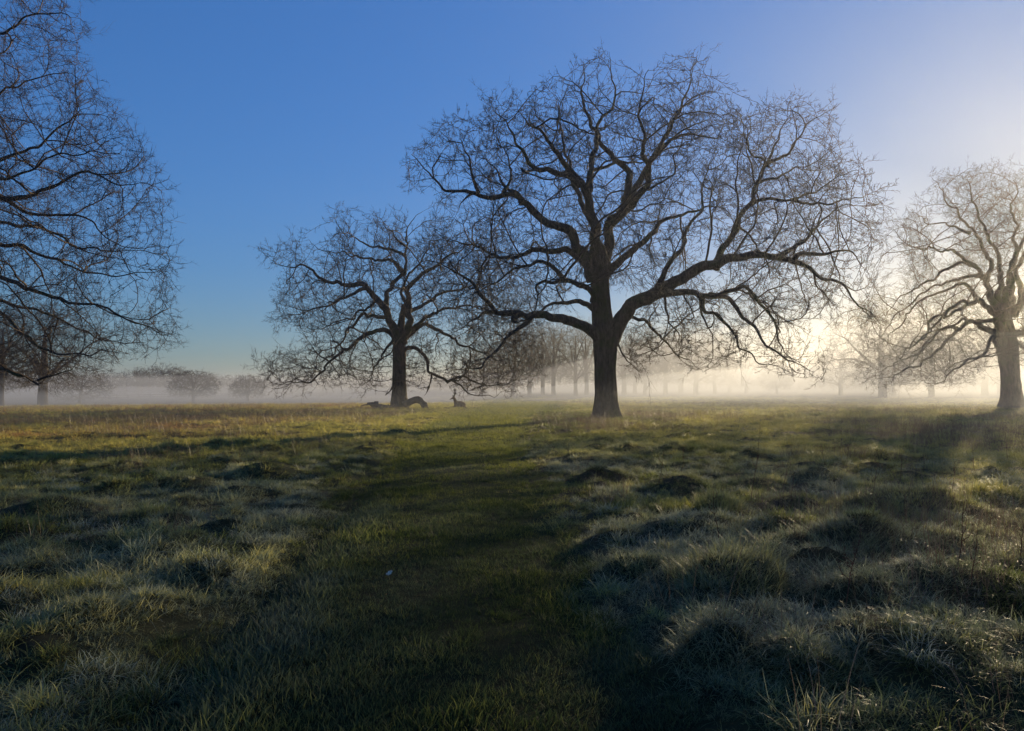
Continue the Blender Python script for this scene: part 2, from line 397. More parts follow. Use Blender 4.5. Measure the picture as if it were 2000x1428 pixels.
def big_tree(name, label, trunk, limbs, outline, Y, seed, natt, step=.3, inf=3.0, kill=.5, kd=.75, tl=(.35, .9), tr=.008, side=6,
             twp=1.0, extra_limb=None, ulim=None, jit=.12, trop=(0, 0, .05), group=None, inner=.35, cat='tree', kink=1.0, budgap=1.3, coarse=.13):
    """trunk: [(u,v,width px)], limbs: [(points, w0, w1, depth0, depth1)], all traced at the distance Y"""
    rng = np.random.RandomState(seed); random.seed(seed)
    base = pix(trunk[0][0], trunk[0][1], Y); bz = float(height(base[0], base[1]))
    root = tag(empty(name, (base[0], base[1], bz - .05)), label, cat, group)
    off = np.array([base[0], base[1], bz - .05])
    TP = pix([t[0] for t in trunk], [t[1] for t in trunk], Y); TP[0, 2] = bz - .12
    TR = np.array([t[2] for t in trunk]) / 2 / F * Y
    me, tp, trad = trunk_mesh('trunk', TP, TR, rng, off, .75)
    link('trunk', me, M_BARK, root)
    seeds = [tp[len(tp) // 2::7]]; srad = [trad[len(tp) // 2::7]]
    for (pts, w0, w1, d0, d1) in limbs:
        pts = np.asarray(pts, float); n = len(pts)
        L = np.concatenate([[0], np.cumsum(np.hypot(*np.diff(pts, axis=0).T))]); L /= L[-1]
        Q = pix(pts[:, 0], pts[:, 1], Y + d0 + (d1 - d0) * L)
        C = catmull(Q, .16)
        s = np.linspace(0, 1, len(C))
        Lm = s * np.linalg.norm(np.diff(C, axis=0), axis=1).sum()
        wob = sum(np.stack([lnoise(Lm / sc, seed + i * 3.1 + len(seeds) * 5.3) - .5 for i in range(3)], -1) * am for sc, am in ((1.1, .3), (.55, .2), (.3, .1))) * kink
        C = C + wob * np.minimum(1, Lm / 1.2)[:, None]
        w1 = max(.5, (w1 - 1) * .5)
        R = (w0 + (w1 - w0) * s ** .85) / 2 / F * Y
        R = R * (1 + .35 * np.exp(-Lm / .45))
        R = R * (1 + .22 * (vnoise(s * 60, s * 0, 2.2, seed + 5) - .5)); 
        tb = Tubes(); tb.add(np.vstack([C, C[-1:] + (C[-1:] - C[-2:-1]) * .4]), np.append(R, R[-1] * .3), 12 if w0 > 10 else 8)
        link('limb', tb.mesh('limb', off), M_BARK, root)
        bud = np.nonzero((np.diff(np.floor(Lm / budgap + rng.rand())) > 0) & (Lm[1:] > .9))[0] + 1; bud = np.append(bud, len(C) - 1)
        seeds.append(C[bud]); srad.append(R[bud])
    S = np.vstack(seeds); SR = np.concatenate(srad); ns = len(S)
    # attraction points fill the crown volume
    o = np.asarray(outline, float)
    A = []
    rows = np.arange(o[:, 1].min(), o[:, 1].max() + 1, 4.0)
    gu = np.arange(o[:, 0].min(), o[:, 0].max() + 1, 4.0)
    GU, GV = np.meshgrid(gu, rows, indexing='ij'); IN = in_poly(GU.ravel(), GV.ravel(), o).reshape(GU.shape)
    uL = np.array([gu[IN[:, k]].min() if IN[:, k].any() else 0 for k in range(len(rows))]); uR = np.array([gu[IN[:, k]].max() if IN[:, k].any() else 1 for k in range(len(rows))])
    sm = np.ones(9) / 9; uL = np.convolve(np.pad(uL, 4, mode='edge'), sm, 'valid'); uR = np.convolve(np.pad(uR, 4, mode='edge'), sm, 'valid')
    vtop = o[:, 1].min(); vbot = o[:, 1].max()
    tot = 0
    while tot < natt:
        u = rng.uniform(o[:, 0].min(), o[:, 0].max(), 60000); v = rng.uniform(vtop, vbot, 60000)
        k = np.clip(((v - rows[0]) / 4).astype(int), 0, len(rows) - 1)
        c = (uL[k] + uR[k]) / 2; w = np.maximum((uR[k] - uL[k]) / 2, 5)
        s = (u - c) / w
        hd = kd * w / F * Y * np.sqrt(np.maximum(.03, 1 - s * s))
        dy = rng.uniform(-1, 1, 60000)
        f = np.sqrt(s * s + dy * dy * (1 - np.minimum(s * s, 1)))
        hh = np.clip((vbot - v) / (vbot - vtop), 0, 1)
        f = np.maximum(f, np.where(hh > .55, hh, 0))
        ju = (fbm(u, v, 34, 3, 2) - .5) * 62; jv = (fbm(u, v, 34, 6, 2) - .5) * 62
        ok = in_poly(u + ju, v + jv, o) & (rng.rand(60000) < np.maximum(inner, f ** 1.3) * np.clip(w / w.max(), .15, 1))
        nz = fbm(u, v + dy * 60, 46, seed % 9, 2); ok &= nz > .35 + .1 * (f > .8)
        if ulim is not None: ok &= (u > ulim[0]) & (u < ulim[1]) | (rng.rand(60000) < .25)
        Pn = pix(u[ok], v[ok], Y + dy[ok] * hd[ok]); A.append(Pn); tot += len(Pn)
    A = np.vstack(A)[:natt]
    A = A[A[:, 2] > bz + .9]
    A0 = A[rng.permutation(len(A))[:int(len(A) * coarse)]]
    P, par, kids = grow(S, A0, inf * 2.2, kill * 2.2, step * 1.1, 60, rng, jit * 1.1, trop)
    P, par, kids = grow(P, A, inf, kill, step, 90, rng, jit, trop, state=(par, kids * (np.arange(len(P)) < ns) + 0))
    # pipe-model thickness
    tip = tr * 1.25; ex = 2.25
    acc = np.zeros(len(P)); leaf = kids == 0
    for i in range(len(P) - 1, ns - 1, -1):
        if acc[i] == 0: acc[i] = tip ** ex
        if par[i] >= 0: acc[par[i]] += acc[i]
    rad = acc ** (1 / ex); rad[:ns] = np.maximum(SR * .8, .01)
    for i in range(ns, len(P)): rad[i] = min(rad[i], rad[par[i]] * .88 if par[i] < ns else rad[par[i]])
    ch = chains_of(P, par, rad, ns)
    tb = Tubes()
    for lo, hi, sides in ((.045, 9, 8), (.02, .045, 5), (0, .02, 3)):
        PP, RR, CC = [], [], []; c = 0
        for q in ch:
            r1 = rad[q[1]]
            if not (lo <= r1 < hi): continue
            rr = rad[q].copy(); rr[0] = min(rr[0], rr[1] * 1.15); rr[-1] *= .55
            PP.append(P[q]); RR.append(rr); CC.append(np.full(len(q), c)); c += 1
        if PP: tb.add_many(np.vstack(PP), np.concatenate(RR), np.concatenate(CC), sides)
    # twigs on every thin node
    g = np.arange(ns, len(P)); thin = g[rad[g] < .03]
    dirs = nrm(P[thin] - P[par[thin]])
    lf = leaf[thin]
    keep = lf | (rng.rand(len(thin)) < twp)
    T = thin[keep]; D = dirs[keep]; lfk = lf[keep]
    D = np.where(lfk[:, None], D, nrm(D * .7 + rng.normal(0, .6, D.shape)))
    cc = P.mean(0) - np.array([0, 0, 3.0]); ow = nrm(P[T] - cc); D = nrm(D + .25 * ow)
    L = rng.uniform(tl[0], tl[1], len(T)) * np.where(lfk, 1.3, .85) * np.where(rng.rand(len(T)) < .06, 1.8, 1)
    twigs(tb, P[T], D, L, np.full(len(T), tr), rng, side)
    link('crown', tb.mesh('crown', off), M_TWIG, root)
    print('tree', name, 'nodes', len(P), 'twigs', len(T), 'verts', tb.n, round(time.time() - T0, 1), flush=True)
    return root

# ---- the large oak in the middle
MAIN_TRUNK = [(1184, 819, 47), (1184, 790, 43), (1183, 750, 41), (1182, 700, 40), (1181, 660, 45), (1177, 620, 42), (1173, 580, 37), (1172, 545, 36), (1172, 515, 34), (1171, 495, 28)]
MAIN_LIMBS = [
 ([(1168, 525), (1165, 480), (1160, 434), (1147, 386), (1134, 359), (1099, 338), (1073, 330), (1046, 325), (1020, 298), (998, 253), (966, 210)], 27, 3, 0, -2.5),
 ([(1134, 359), (1110, 325), (1081, 287), (1059, 263), (1038, 250), (1015, 222)], 15, 3, -.5, -4),
 ([(1147, 386), (1158, 335), (1206, 322), (1246, 317), (1270, 290)], 11, 4, -.4, 3),
 ([(1149, 372), (1158, 320), (1160, 282), (1166, 258), (1179, 229), (1200, 195), (1196, 150), (1195, 105)], 14, 2, -.4, 1.5),
 ([(1160, 434), (1135, 400), (1118, 360), (1108, 300), (1090, 240), (1085, 180)], 12, 3, 0, 4),
 ([(1176, 530), (1187, 480), (1192, 434), (1219, 399), (1232, 359), (1226, 340), (1211, 325), (1179, 290), (1166, 258), (1140, 200), (1135, 130)], 26, 3, 0, 3.5),
 ([(1192, 434), (1238, 399), (1259, 367), (1266, 333), (1258, 306), (1255, 240), (1250, 190), (1262, 145)], 19, 3, .5, -3),
 ([(1215, 415), (1250, 362), (1287, 298), (1316, 237), (1335, 192), (1354, 154), (1355, 104)], 16, 2, 0, 2),
 ([(1287, 298), (1319, 266), (1356, 264), (1394, 266), (1420, 240)], 8, 3, 1, 4),
 ([(1160, 545), (1153, 532), (1136, 496), (1111, 457), (1086, 442), (1046, 418), (1019, 397), (998, 375), (950, 379), (924, 375), (892, 375), (868, 375), (852, 354), (833, 327), (807, 303)], 24, 3, 0, -1.5),
 ([(924, 377), (912, 388), (898, 400), (892, 411)], 5, 2, -1, -1.4),
 ([(935, 377), (924, 340), (915, 310), (900, 280), (890, 250)], 6, 2, -1, -2),
 ([(985, 376), (993, 345), (990, 310), (975, 280), (960, 250)], 6, 2, -.8, 2),
 ([(1019, 397), (1005, 378), (985, 362), (970, 330), (940, 300)], 9, 3, -.7, 2.5),
 ([(1160, 545), (1150, 532), (1116, 493), (1060, 490), (1032, 496), (976, 507), (948, 488), (914, 476), (880, 470), (850, 455)], 16, 3, .2, 4),
 ([(1160, 590), (1155, 574), (1116, 552), (1060, 546), (1043, 563), (1048, 580), (1040, 600), (1030, 625)], 13, 3, -.2, -4.5),
 ([(1102, 546), (1060, 520), (1018, 524), (980, 545), (950, 560), (915, 590)], 9, 3, -1, -5),
 ([(1178, 668), (1164, 656), (1130, 636), (1097, 625), (1060, 618), (1027, 617), (993, 611), (970, 608), (948, 591), (920, 558), (892, 532), (860, 522), (836, 516)], 24, 3, 0, -3),
 ([(1036, 618), (1032, 625), (993, 661), (959, 700), (937, 720), (900, 709), (880, 690)], 10, 2, -1, -4),
 ([(1170, 612), (1150, 602), (1116, 593), (1071, 597), (1047, 612), (1010, 625)], 13, 4, .2, 3),
 ([(970, 608), (940, 612), (905, 640), (880, 655)], 7, 2, -2, -1),
 ([(1008, 616), (1002, 630), (1014, 636)], 12, 9, -1.5, -1.8),
 # right side
 ([(1186, 668), (1200, 645), (1217, 622), (1242, 597), (1298, 566), (1348, 541), (1396, 521), (1452, 504), (1488, 499), (1516, 504), (1552, 514), (1580, 524), (1608, 544), (1642, 560), (1670, 591), (1698, 614)], 34, 3, 0, -4),
 ([(1516, 504), (1544, 490), (1572, 471), (1594, 448), (1612, 425), (1650, 400), (1690, 392)], 9, 2, -2.5, -1),
 ([(1552, 514), (1558, 499), (1608, 499), (1636, 490), (1670, 502), (1690, 530)], 9, 2, -2.8, -6),
 ([(1285, 572), (1348, 572), (1373, 580), (1423, 569), (1452, 563), (1474, 577), (1496, 602), (1513, 625), (1524, 661), (1533, 686), (1560, 705)], 14, 3, -1, -4),
 ([(1385, 577), (1424, 586), (1440, 600), (1457, 622), (1480, 636), (1491, 661), (1513, 681), (1541, 698), (1586, 717)], 10, 3, -1.6, -6),
 ([(1368, 580), (1370, 600), (1376, 618), (1387, 639), (1398, 625), (1390, 602)], 6, 4, -1.5, -2.5),
 ([(1372, 582), (1380, 612), (1407, 622), (1424, 644), (1438, 661), (1449, 681), (1471, 695), (1482, 712), (1519, 709), (1541, 720)], 8, 2, -1.5, -5),
 ([(1182, 535), (1200, 518), (1242, 490), (1279, 457), (1303, 431), (1356, 415), (1390, 405), (1430, 400)], 17, 3, 0, 4),
 ([(1280, 575), (1298, 524), (1328, 493), (1345, 460), (1354, 434), (1372, 410), (1370, 373), (1390, 330), (1400, 290)], 12, 3, -.5, 2.5),
 ([(1396, 524), (1401, 510), (1410, 482), (1429, 462), (1447, 423), (1468, 397), (1479, 359), (1497, 325), (1490, 311), (1468, 298), (1463, 266), (1470, 230)], 15, 3, -1.5, 1),
 ([(1497, 325), (1516, 277), (1527, 253), (1545, 205)], 7, 2, 0, 1.5),
 ([(1495, 322), (1543, 298), (1556, 272), (1575, 248), (1609, 224), (1632, 207)], 7, 2, 0, -1.5),
 ([(1480, 357), (1516, 349), (1553, 327), (1600, 330), (1640, 320)], 6, 2, 0, 3),
 ([(1466, 398), (1497, 383), (1551, 391), (1575, 378), (1623, 359), (1649, 349), (1689, 333)], 8, 2, -.2, -3),
 ([(1551, 391), (1590, 400), (1640, 395), (1700, 380), (1735, 388)], 6, 2, -1, 2),
 ([(1205, 640), (1228, 622), (1256, 630), (1278, 644), (1306, 672), (1326, 692), (1356, 709), (1376, 723)], 9, 2, .5, 4),
 ([(1195, 660), (1212, 672), (1230, 705), (1252, 730)], 5, 2, 0, -2),
 ([(1297, 570), (1300, 600), (1312, 630), (1328, 650), (1327, 690)], 6, 2, -.6, -3),
]
MAIN_OUT = [(795, 300), (830, 290), (860, 245), (900, 220), (958, 238), (955, 205), (985, 185), (1045, 208), (1050, 170), (1110, 150), (1130, 110), (1165, 115), (1195, 96), (1215, 140), (1260, 135), (1310, 145), (1325, 115), (1355, 100), (1380, 125), (1378, 165), (1430, 190), (1445, 215), (1490, 210), (1545, 195), (1600, 218), (1635, 205), (1625, 260), (1640, 310), (1700, 330), (1720, 360), (1748, 385), (1738, 430), (1705, 470), (1702, 580), (1690, 620), (1625, 615), (1600, 660), (1608, 722), (1540, 732), (1480, 720), (1440, 700), (1385, 728), (1330, 700), (1290, 660), (1265, 735), (1222, 735), (1215, 690), (1235, 640), (1260, 600), (1220, 560), (1130, 560), (1120, 600), (1060, 640), (1040, 700), (990, 722), (930, 745), (895, 725), (880, 650), (840, 590), (830, 510), (850, 470), (880, 430), (870, 400), (825, 375), (797, 365)]
big_tree('oak_tree', 'huge bare oak with broad spreading crown standing beside the mown path', MAIN_TRUNK, MAIN_LIMBS, MAIN_OUT, 37.0, 3, 14000, step=.36, inf=2.6, kill=.46, tl=(.22, .56), tr=.0088, group='large bare oaks in the meadow')

# ---- the second oak, behind on the left of the path
T2_TRUNK = [(780, 798, 31), (780, 770, 28), (780, 730, 26), (780, 690, 25), (780, 668, 26), (782, 645, 19), (785, 620, 13), (788, 600, 8)]
T2_LIMBS = [
 ([(776, 670), (770, 650), (756, 612), (748, 597), (733, 583), (708, 560), (669, 557), (630, 544), (601, 528), (563, 518), (534, 502)], 19, 2, 0, -2),
 ([(752, 604), (762, 570), (788, 531), (795, 509), (791, 477), (800, 440), (825, 410)], 11, 2, 0, 1.5),
 ([(788, 531), (766, 515), (724, 506), (675, 499), (640, 490), (600, 470)], 7, 2, .5, 4),
 ([(793, 500), (770, 490), (724, 477), (682, 464), (662, 438), (655, 410)], 6, 2, .8, -2),
 ([(791, 480), (770, 455), (745, 440), (735, 420)], 5, 2, 1, 3),
 ([(786, 668), (795, 645), (798, 605), (794, 580), (804, 554), (836, 535), (869, 509), (900, 490), (925, 450)], 17, 2, 0, -2),
 ([(798, 605), (786, 572), (800, 540), (830, 500), (850, 460), (865, 425)], 8, 2, 0, 3),
 ([(774, 668), (762, 656), (733, 650), (692, 670), (656, 696), (630, 725), (604, 741), (572, 750), (527, 754)], 11, 2, 0, -3),
 ([(757, 618), (717, 618), (688, 641), (672, 667), (643, 702), (620, 720)], 8, 3, 0, 4),
 ([(714, 563), (675, 576), (634, 599), (592, 602), (556, 599)], 7, 2, -1, -4),
 ([(735, 585), (720, 600), (700, 610), (660, 630), (610, 645)], 6, 2, -.5, 3),
 ([(784, 690), (798, 678), (820, 683), (836, 715), (843, 731), (872, 747), (894, 754), (917, 773), (946, 776), (981, 763)], 9, 2, 0, -2),
 ([(872, 747), (905, 742), (940, 752), (985, 750), (1030, 735)], 5, 2, -1, 2),
 ([(788, 665), (804, 647), (830, 637), (870, 655), (915, 680), (970, 700), (1020, 705)], 10, 2, 0, 3),
 ([(795, 650), (830, 620), (880, 600), (940, 600), (1000, 620)], 9, 2, 0, -4),
 ([(798, 610), (850, 580), (910, 560), (970, 560), (1020, 585)], 8, 2, 0, 4),
 ([(843, 731), (842, 742), (838, 755), (832, 758), (815, 752)], 4, 2, -.5, -1.5),
 ([(838, 755), (836, 768), (832, 776)], 4, 2, -1, -1.2),
 ([(770, 660), (755, 690), (740, 712), (715, 745), (690, 752)], 6, 2, 0, -5),
 ([(770, 748), (762, 765), (757, 770), (768, 758)], 4, 2, -.4, -1),
]
T2_OUT = [(490, 718), (508, 692), (545, 700), (580, 690), (600, 660), (585, 640), (548, 640), (530, 600), (545, 560), (520, 500), (530, 480), (580, 450), (600, 455), (648, 465), (650, 408), (690, 410), (720, 440), (750, 415), (795, 410), (830, 402), (840, 440), (870, 412), (930, 430), (990, 475), (1040, 560), (1062, 650), (1050, 735), (1000, 765), (930, 778), (880, 760), (850, 735), (825, 720), (800, 745), (760, 735), (745, 750), (700, 755), (640, 755), (570, 765), (492, 738)]
big_tree('oak_tree', 'medium bare oak with a fallen bough at its foot near the lying stag', T2_TRUNK, T2_LIMBS, T2_OUT, 57.0, 8, 12000, step=.42, inf=3.0, kill=.55, kink=1.4, tl=(.3, .72), tr=.011, group='large bare oaks in the meadow')

# ---- the oak in front of the sun
T3_TRUNK = [(1976, 800, 38), (1976, 770, 34), (1973, 730, 32), (1970, 700, 33), (1966, 670, 36), (1962, 645, 35), (1960, 622, 27), (1962, 590, 17), (1964, 565, 9)]
T3L = [
 ([(1968, 670), (1940, 621), (1921, 595), (1895, 591), (1865, 599), (1827, 625), (1804, 655), (1780, 680), (1750, 700)], 15, 2, 0, -4),
 ([(1955, 655), (1933, 640), (1902, 629), (1872, 640), (1842, 670), (1812, 700), (1781, 720), (1751, 735), (1705, 737)], 12, 2, 0, -1),
 ([(1950, 610), (1921, 534), (1887, 515), (1857, 523), (1827, 542), (1789, 561), (1750, 590), (1725, 620)], 13, 2, 0, 3),
 ([(1952, 610), (1929, 565), (1933, 512), (1914, 478), (1887, 447), (1861, 406), (1840, 375), (1820, 350)], 14, 2, 0, 1.5),
 ([(1962, 610), (1955, 560), (1952, 512), (1925, 451), (1902, 394), (1885, 360), (1876, 338)], 14, 2, 0, -2),
 ([(1964, 605), (1978, 546), (1989, 451), (1980, 390), (1985, 330)], 14, 2, 0, 2),
 ([(1963, 690), (1940, 660), (1930, 668), (1914, 693), (1865, 716), (1846, 738), (1810, 745)], 9, 2, 0, -5),
 ([(1915, 590), (1880, 560), (1830, 575), (1790, 600), (1755, 645), (1720, 690)], 8, 2, 0, 4),
 ([(1905, 520), (1860, 490), (1810, 490), (1770, 480), (1745, 470)], 8, 2, 1, -4),
 ([(1895, 455), (1850, 440), (1800, 430), (1775, 415)], 6, 2, 1, 4),
 ([(1872, 640), (1830, 650), (1790, 690), (1740, 715), (1690, 725)], 6, 2, -.5, 3),
]
T3L += [([(1945, 625), (1890, 620), (1840, 640), (1795, 690), (1765, 725)], 8, 2, 0, 5), ([(1900, 592), (1850, 612), (1800, 660), (1760, 690), (1715, 700)], 7, 2, 0, -6), ([(1925, 540), (1880, 540), (1820, 560), (1770, 600), (1735, 640), (1700, 680)], 7, 2, 0, 1)]
T3_LIMBS = T3L + [([(3930 - u, v + 6) for (u, v) in p], w0, w1, -d0, -d1) for (p, w0, w1, d0, d1) in T3L[1:5] + T3L[6:9]]
T3_OUT = [(1665, 735), (1690, 700), (1675, 640), (1715, 560), (1720, 500), (1738, 440), (1790, 408), (1805, 350), (1850, 352), (1880, 330), (1930, 345), (2000, 312), (2060, 330), (2110, 345), (2150, 400), (2210, 440), (2240, 520), (2260, 620), (2285, 700), (2260, 745), (2150, 750), (2050, 745), (2010, 720), (1950, 700), (1930, 735), (1850, 752), (1750, 752)]
big_tree('oak_tree', 'dense bare oak with drooping lower boughs glowing in front of the sun', T3_TRUNK, T3_LIMBS, T3_OUT, 56.0, 21, 20000, step=.42, inf=3.2, kill=.46, kink=1.6, tl=(.32, .76), tr=.0064, group='large bare oaks in the meadow', kd=.8)

# ---- the near tree whose boughs come in from the left
T4_TRUNK = [(-330, 851, 70), (-330, 800, 62), (-328, 720, 58), (-326, 640, 56), (-324, 560, 54), (-322, 460, 46), (-322, 340, 34), (-330, 200, 24), (-335, 60, 14), (-330, -60, 8)]
T4L = [
 ([(-324, 520), (-200, 420), (-90, 385), (0, 381), (60, 381), (107, 363), (155, 345), (226, 357), (298, 369)], 22, 2, 0, -2),
 ([(0, 384), (60, 411), (119, 417), (167, 423), (208, 452), (250, 482), (300, 478)], 8, 2, -1, 1.5),
 ([(-324, 600), (-200, 540), (-90, 535), (0, 548), (48, 565), (119, 583), (179, 601), (238, 613), (286, 643), (333, 661)], 20, 2, 0, -3),
 ([(-322, 440), (-180, 370), (-80, 340), (0, 321), (30, 304), (71, 280), (119, 250), (179, 226), (230, 240)], 18, 2, 0, 2),
 ([(-100, 540), (0, 613), (18, 643), (60, 673), (119, 690), (180, 680), (240, 695)], 10, 2, -1, -4),
 ([(-326, 690), (-180, 680), (-80, 700), (0, 724), (36, 736), (77, 744)], 16, 8, 0, -3.5),
 ([(74, 743), (90, 732), (130, 720), (160, 708)], 4, 2, -3.4, -4),
 ([(-322, 250), (-200, 130), (-90, 80), (0, 48), (60, 36), (110, 30), (150, 60)], 16, 2, 0, -2.5),
 ([(-90, 480), (0, 476), (89, 500), (179, 536), (268, 536), (339, 524)], 10, 2, 0, 3),
 ([(-322, 360), (-190, 270), (-80, 200), (0, 185), (60, 150), (120, 140), (165, 155)], 15, 2, 0, 3),
 ([(-80, 340), (0, 350), (70, 330), (140, 300), (210, 290), (270, 300)], 8, 2, .5, -3),
 ([(-60, 560), (30, 600), (100, 620), (170, 655), (230, 672), (300, 660)], 8, 2, -1, 3),
 ([(-100, 450), (0, 430), (80, 450), (150, 480), (220, 500), (290, 560)], 9, 2, 0, -3),
 ([(-330, 100), (-200, 0), (-100, -40), (0, -50), (80, -30), (130, 10)], 12, 2, 0, 1),
]
T4_LIMBS = T4L + [([(-654 - u, v) for (u, v) in p], w0, w1, -d0, -d1) for (p, w0, w1, d0, d1) in (T4L[0], T4L[2], T4L[3], T4L[7], T4L[9])]
T4_OUT = [(150, -40), (148, 0), (152, 90), (165, 150), (210, 190), (250, 262), (300, 325), (322, 425), (305, 465), (345, 515), (322, 590), (345, 650), (290, 690), (235, 705), (150, 735), (60, 750), (0, 735), (-100, 740), (-330, 720), (-560, 740), (-800, 735), (-950, 680), (-990, 540), (-960, 400), (-880, 220), (-760, 20), (-620, -130), (-480, -220), (-330, -250), (-180, -230), (-40, -180), (80, -110)]
big_tree('hornbeam_tree', 'near bare tree whose long arching boughs reach in over the left field', T4_TRUNK, T4_LIMBS, T4_OUT, 26.0, 34, 14000, step=.3, inf=2.2, kill=.42, kd=.7, tl=(.22, .5), tr=.0058, ulim=(-130, 400), jit=.1, trop=(0, 0, .0), side=6)

# ------------------------------------------------------------------ distant trees (a few grown kinds, copied)
def far_tree(name, h, w, clear, seed, natt, step, tr, tl, tm, bm, shape='dome', trunk_r=.45, twp=.9, side=3, nlimb=7, spread=.5, sub=True):
    """a free standing tree in its own coordinates: crown of height h-clear and width w"""
    rng = np.random.RandomState(seed)
    root = empty(name, (0, 0, 0))
    lean = rng.normal(0, .25, 2)
    tp = np.array([[0, 0, -.3], [0, 0, clear * .5], [lean[0] * .3, lean[1] * .3, clear], [lean[0], lean[1], clear + (h - clear) * .35], [lean[0] * 1.6, lean[1] * 1.2, clear + (h - clear) * .7]])
    me, P0, R0 = trunk_mesh('trunk', tp, trunk_r * np.array([1, .9, .85, .5, .2]), rng, (0, 0, 0), .35, 14)
    link('trunk', me, bm, root)
    seeds = [P0[len(P0) // 4:]]; sr = [R0[len(P0) // 4:]]
    tb = Tubes()
    for k in range(nlimb):
        a = 2 * PI * (k + rng.rand() * .6) / nlimb; f = .55 + .4 * rng.rand(); z0 = clear * (.85 + .15 * rng.rand()) + (h - clear) * .3 * (k / nlimb)
        e = np.array([math.cos(a) * w / 2 * f, math.sin(a) * w / 2 * f, z0 + (h - clear) * (.15 + spread * rng.rand())])
        b = np.array([lean[0] * .5, lean[1] * .5, z0]); m = (b + e) / 2 + np.array([0, 0, (h - clear) * .06]) + rng.normal(0, .3, 3)
        C = catmull([b, b * .65 + m * .35 + rng.normal(0, .15, 3), m, m * .5 + e * .5 + rng.normal(0, .25, 3), e], step * .7); R = np.linspace(trunk_r * .42, .04, len(C))
        tb.add(C, R, 6); seeds.append(C[3::4]); sr.append(R[3::4])
    S = np.vstack(seeds); SR = np.concatenate(sr); ns = len(S)
    A = rng.uniform(-1, 1, (natt * 5, 3)); r = np.linalg.norm(A, axis=1)
    if shape == 'dome':
        lump = 1 + .28 * (vnoise(np.arctan2(A[:, 1], A[:, 0]) * 2, A[:, 2] * 2, .9, seed) - .5)
        ok = (r < .96 * lump) & (A[:, 2] > -.55) & (rng.rand(len(A)) < .25 + .75 * r ** 2)
        A = A[ok][:natt]; A[:, 2] = (A[:, 2] + .5) / 1.45
    else:
        ok = (r < 1) & (rng.rand(len(A)) < .3 + .7 * r ** 2); A = A[ok][:natt]; A[:, 2] = (A[:, 2] + 1) / 2
    A = A * np.array([w / 2, w / 2, h - clear]) + np.array([0, 0, clear])
    P, par, kids = grow(S, A[:len(A) // 7], 14 * step + 2, 3 * step, step, 50, rng, .3, (0, 0, .08), 30000)
    P, par, kids = grow(P, A, 6 * step + 2, 1.3 * step, step, 60, rng, .25, (0, 0, .08), 30000, state=(par, kids * 0))
    acc = np.zeros(len(P))
    for i in range(len(P) - 1, ns - 1, -1):
        if acc[i] == 0: acc[i] = (tr * 1.3) ** 2.3
        if par[i] >= 0: acc[par[i]] += acc[i]
    rad = acc ** (1 / 2.3); rad[:ns] = SR
    for i in range(ns, len(P)): rad[i] = min(rad[i], rad[par[i]] * .9)
    ch = chains_of(P, par, rad, ns)
    PP = np.vstack([P[q] for q in ch]); RR = np.concatenate([np.minimum(rad[q], rad[q[1]] * 1.2) for q in ch]); CC = np.concatenate([np.full(len(q), i) for i, q in enumerate(ch)])
    tb.add_many(PP, RR, CC, 4)
    g = np.arange(ns, len(P)); T = g[(rng.rand(len(g)) < twp) | (kids[g] == 0)]
    D = nrm(nrm(P[T] - P[par[T]]) * .6 + rng.normal(0, .5, (len(T), 3)))
    twigs(tb, P[T], D, rng.uniform(tl[0], tl[1], len(T)), np.full(len(T), tr), rng, side, .3, sub)
    link('crown', tb.mesh('crown'), tm, root)
    root['h'] = h; root['w'] = w
    print('far', name, len(P), tb.n, round(time.time() - T0, 1), flush=True)
    return root
def copy_tree(o):
    c = o.copy(); COL.objects.link(c)
    for ch in list(o.children):
        d = ch.copy(); COL.objects.link(d); d.parent = c
    return c
PROTO = {
 'big':  far_tree('bare_tree', 13, 14, 2.6, 51, 1500, .4, .013, (.5, 1.2), M_TWIGB, M_BARKB, trunk_r=.5, spread=.45),
 'dome': far_tree('bare_tree', 13.5, 15, 2.8, 52, 1700, .45, .014, (.6, 1.3), M_TWIGB, M_BARKB, trunk_r=.5),
 'tall': far_tree('bare_tree', 14.5, 9.5, 3.5, 53, 1400, .45, .014, (.6, 1.3), M_TWIGB, M_BARKB, trunk_r=.42, spread=.7, nlimb=6),
 'rust': far_tree('rusty_tree', 13, 11, 2.2, 54, 1700, .42, .018, (.5, 1.1), M_RUST, M_BARKB, trunk_r=.4, side=4),
 'bush': far_tree('hawthorn_tree', 6, 11, 1.3, 55, 1700, .35, .019, (.35, .9), M_TWIGB, M_BARKB, trunk_r=.38, side=4, nlimb=9, spread=.35),
 'line': far_tree('treeline_tree', 10, 12, 1.6, 56, 1000, .55, .026, (.7, 1.5), M_TWIGB, M_BARKB, trunk_r=.35, side=3),
 'line2': far_tree('treeline_tree', 12, 9, 2.0, 57, 900, .55, .024, (.7, 1.5), M_TWIGB, M_BARKB, trunk_r=.35, side=3, spread=.7),
}
used = set()
def place(kind, u, Y, top_v, label, group=None, width_px=None, rz=None, name=None, cat='tree'):
    """stand a distant tree at the bearing of u and distance Y, tall enough to reach the pixel row top_v"""
    p = PROTO[kind]
    o = p if kind not in used else copy_tree(p); used.add(kind)
    b = pix(u, 757, Y); z = float(height(b[0], b[1]))
    top = pix(u, top_v, Y)[2]
    sz = (top - z) / p['h']; sx = sz if width_px is None else width_px / F * Y / p['w']
    o.location = (b[0], b[1], z); o.scale = (sx, sx, sz)
    o.rotation_euler = (0, 0, rz if rz is not None else (u * 12.9898 % 6.28))
    tag(o, label, cat, group)
    if 'group' in o and not group: del o['group']
    return o
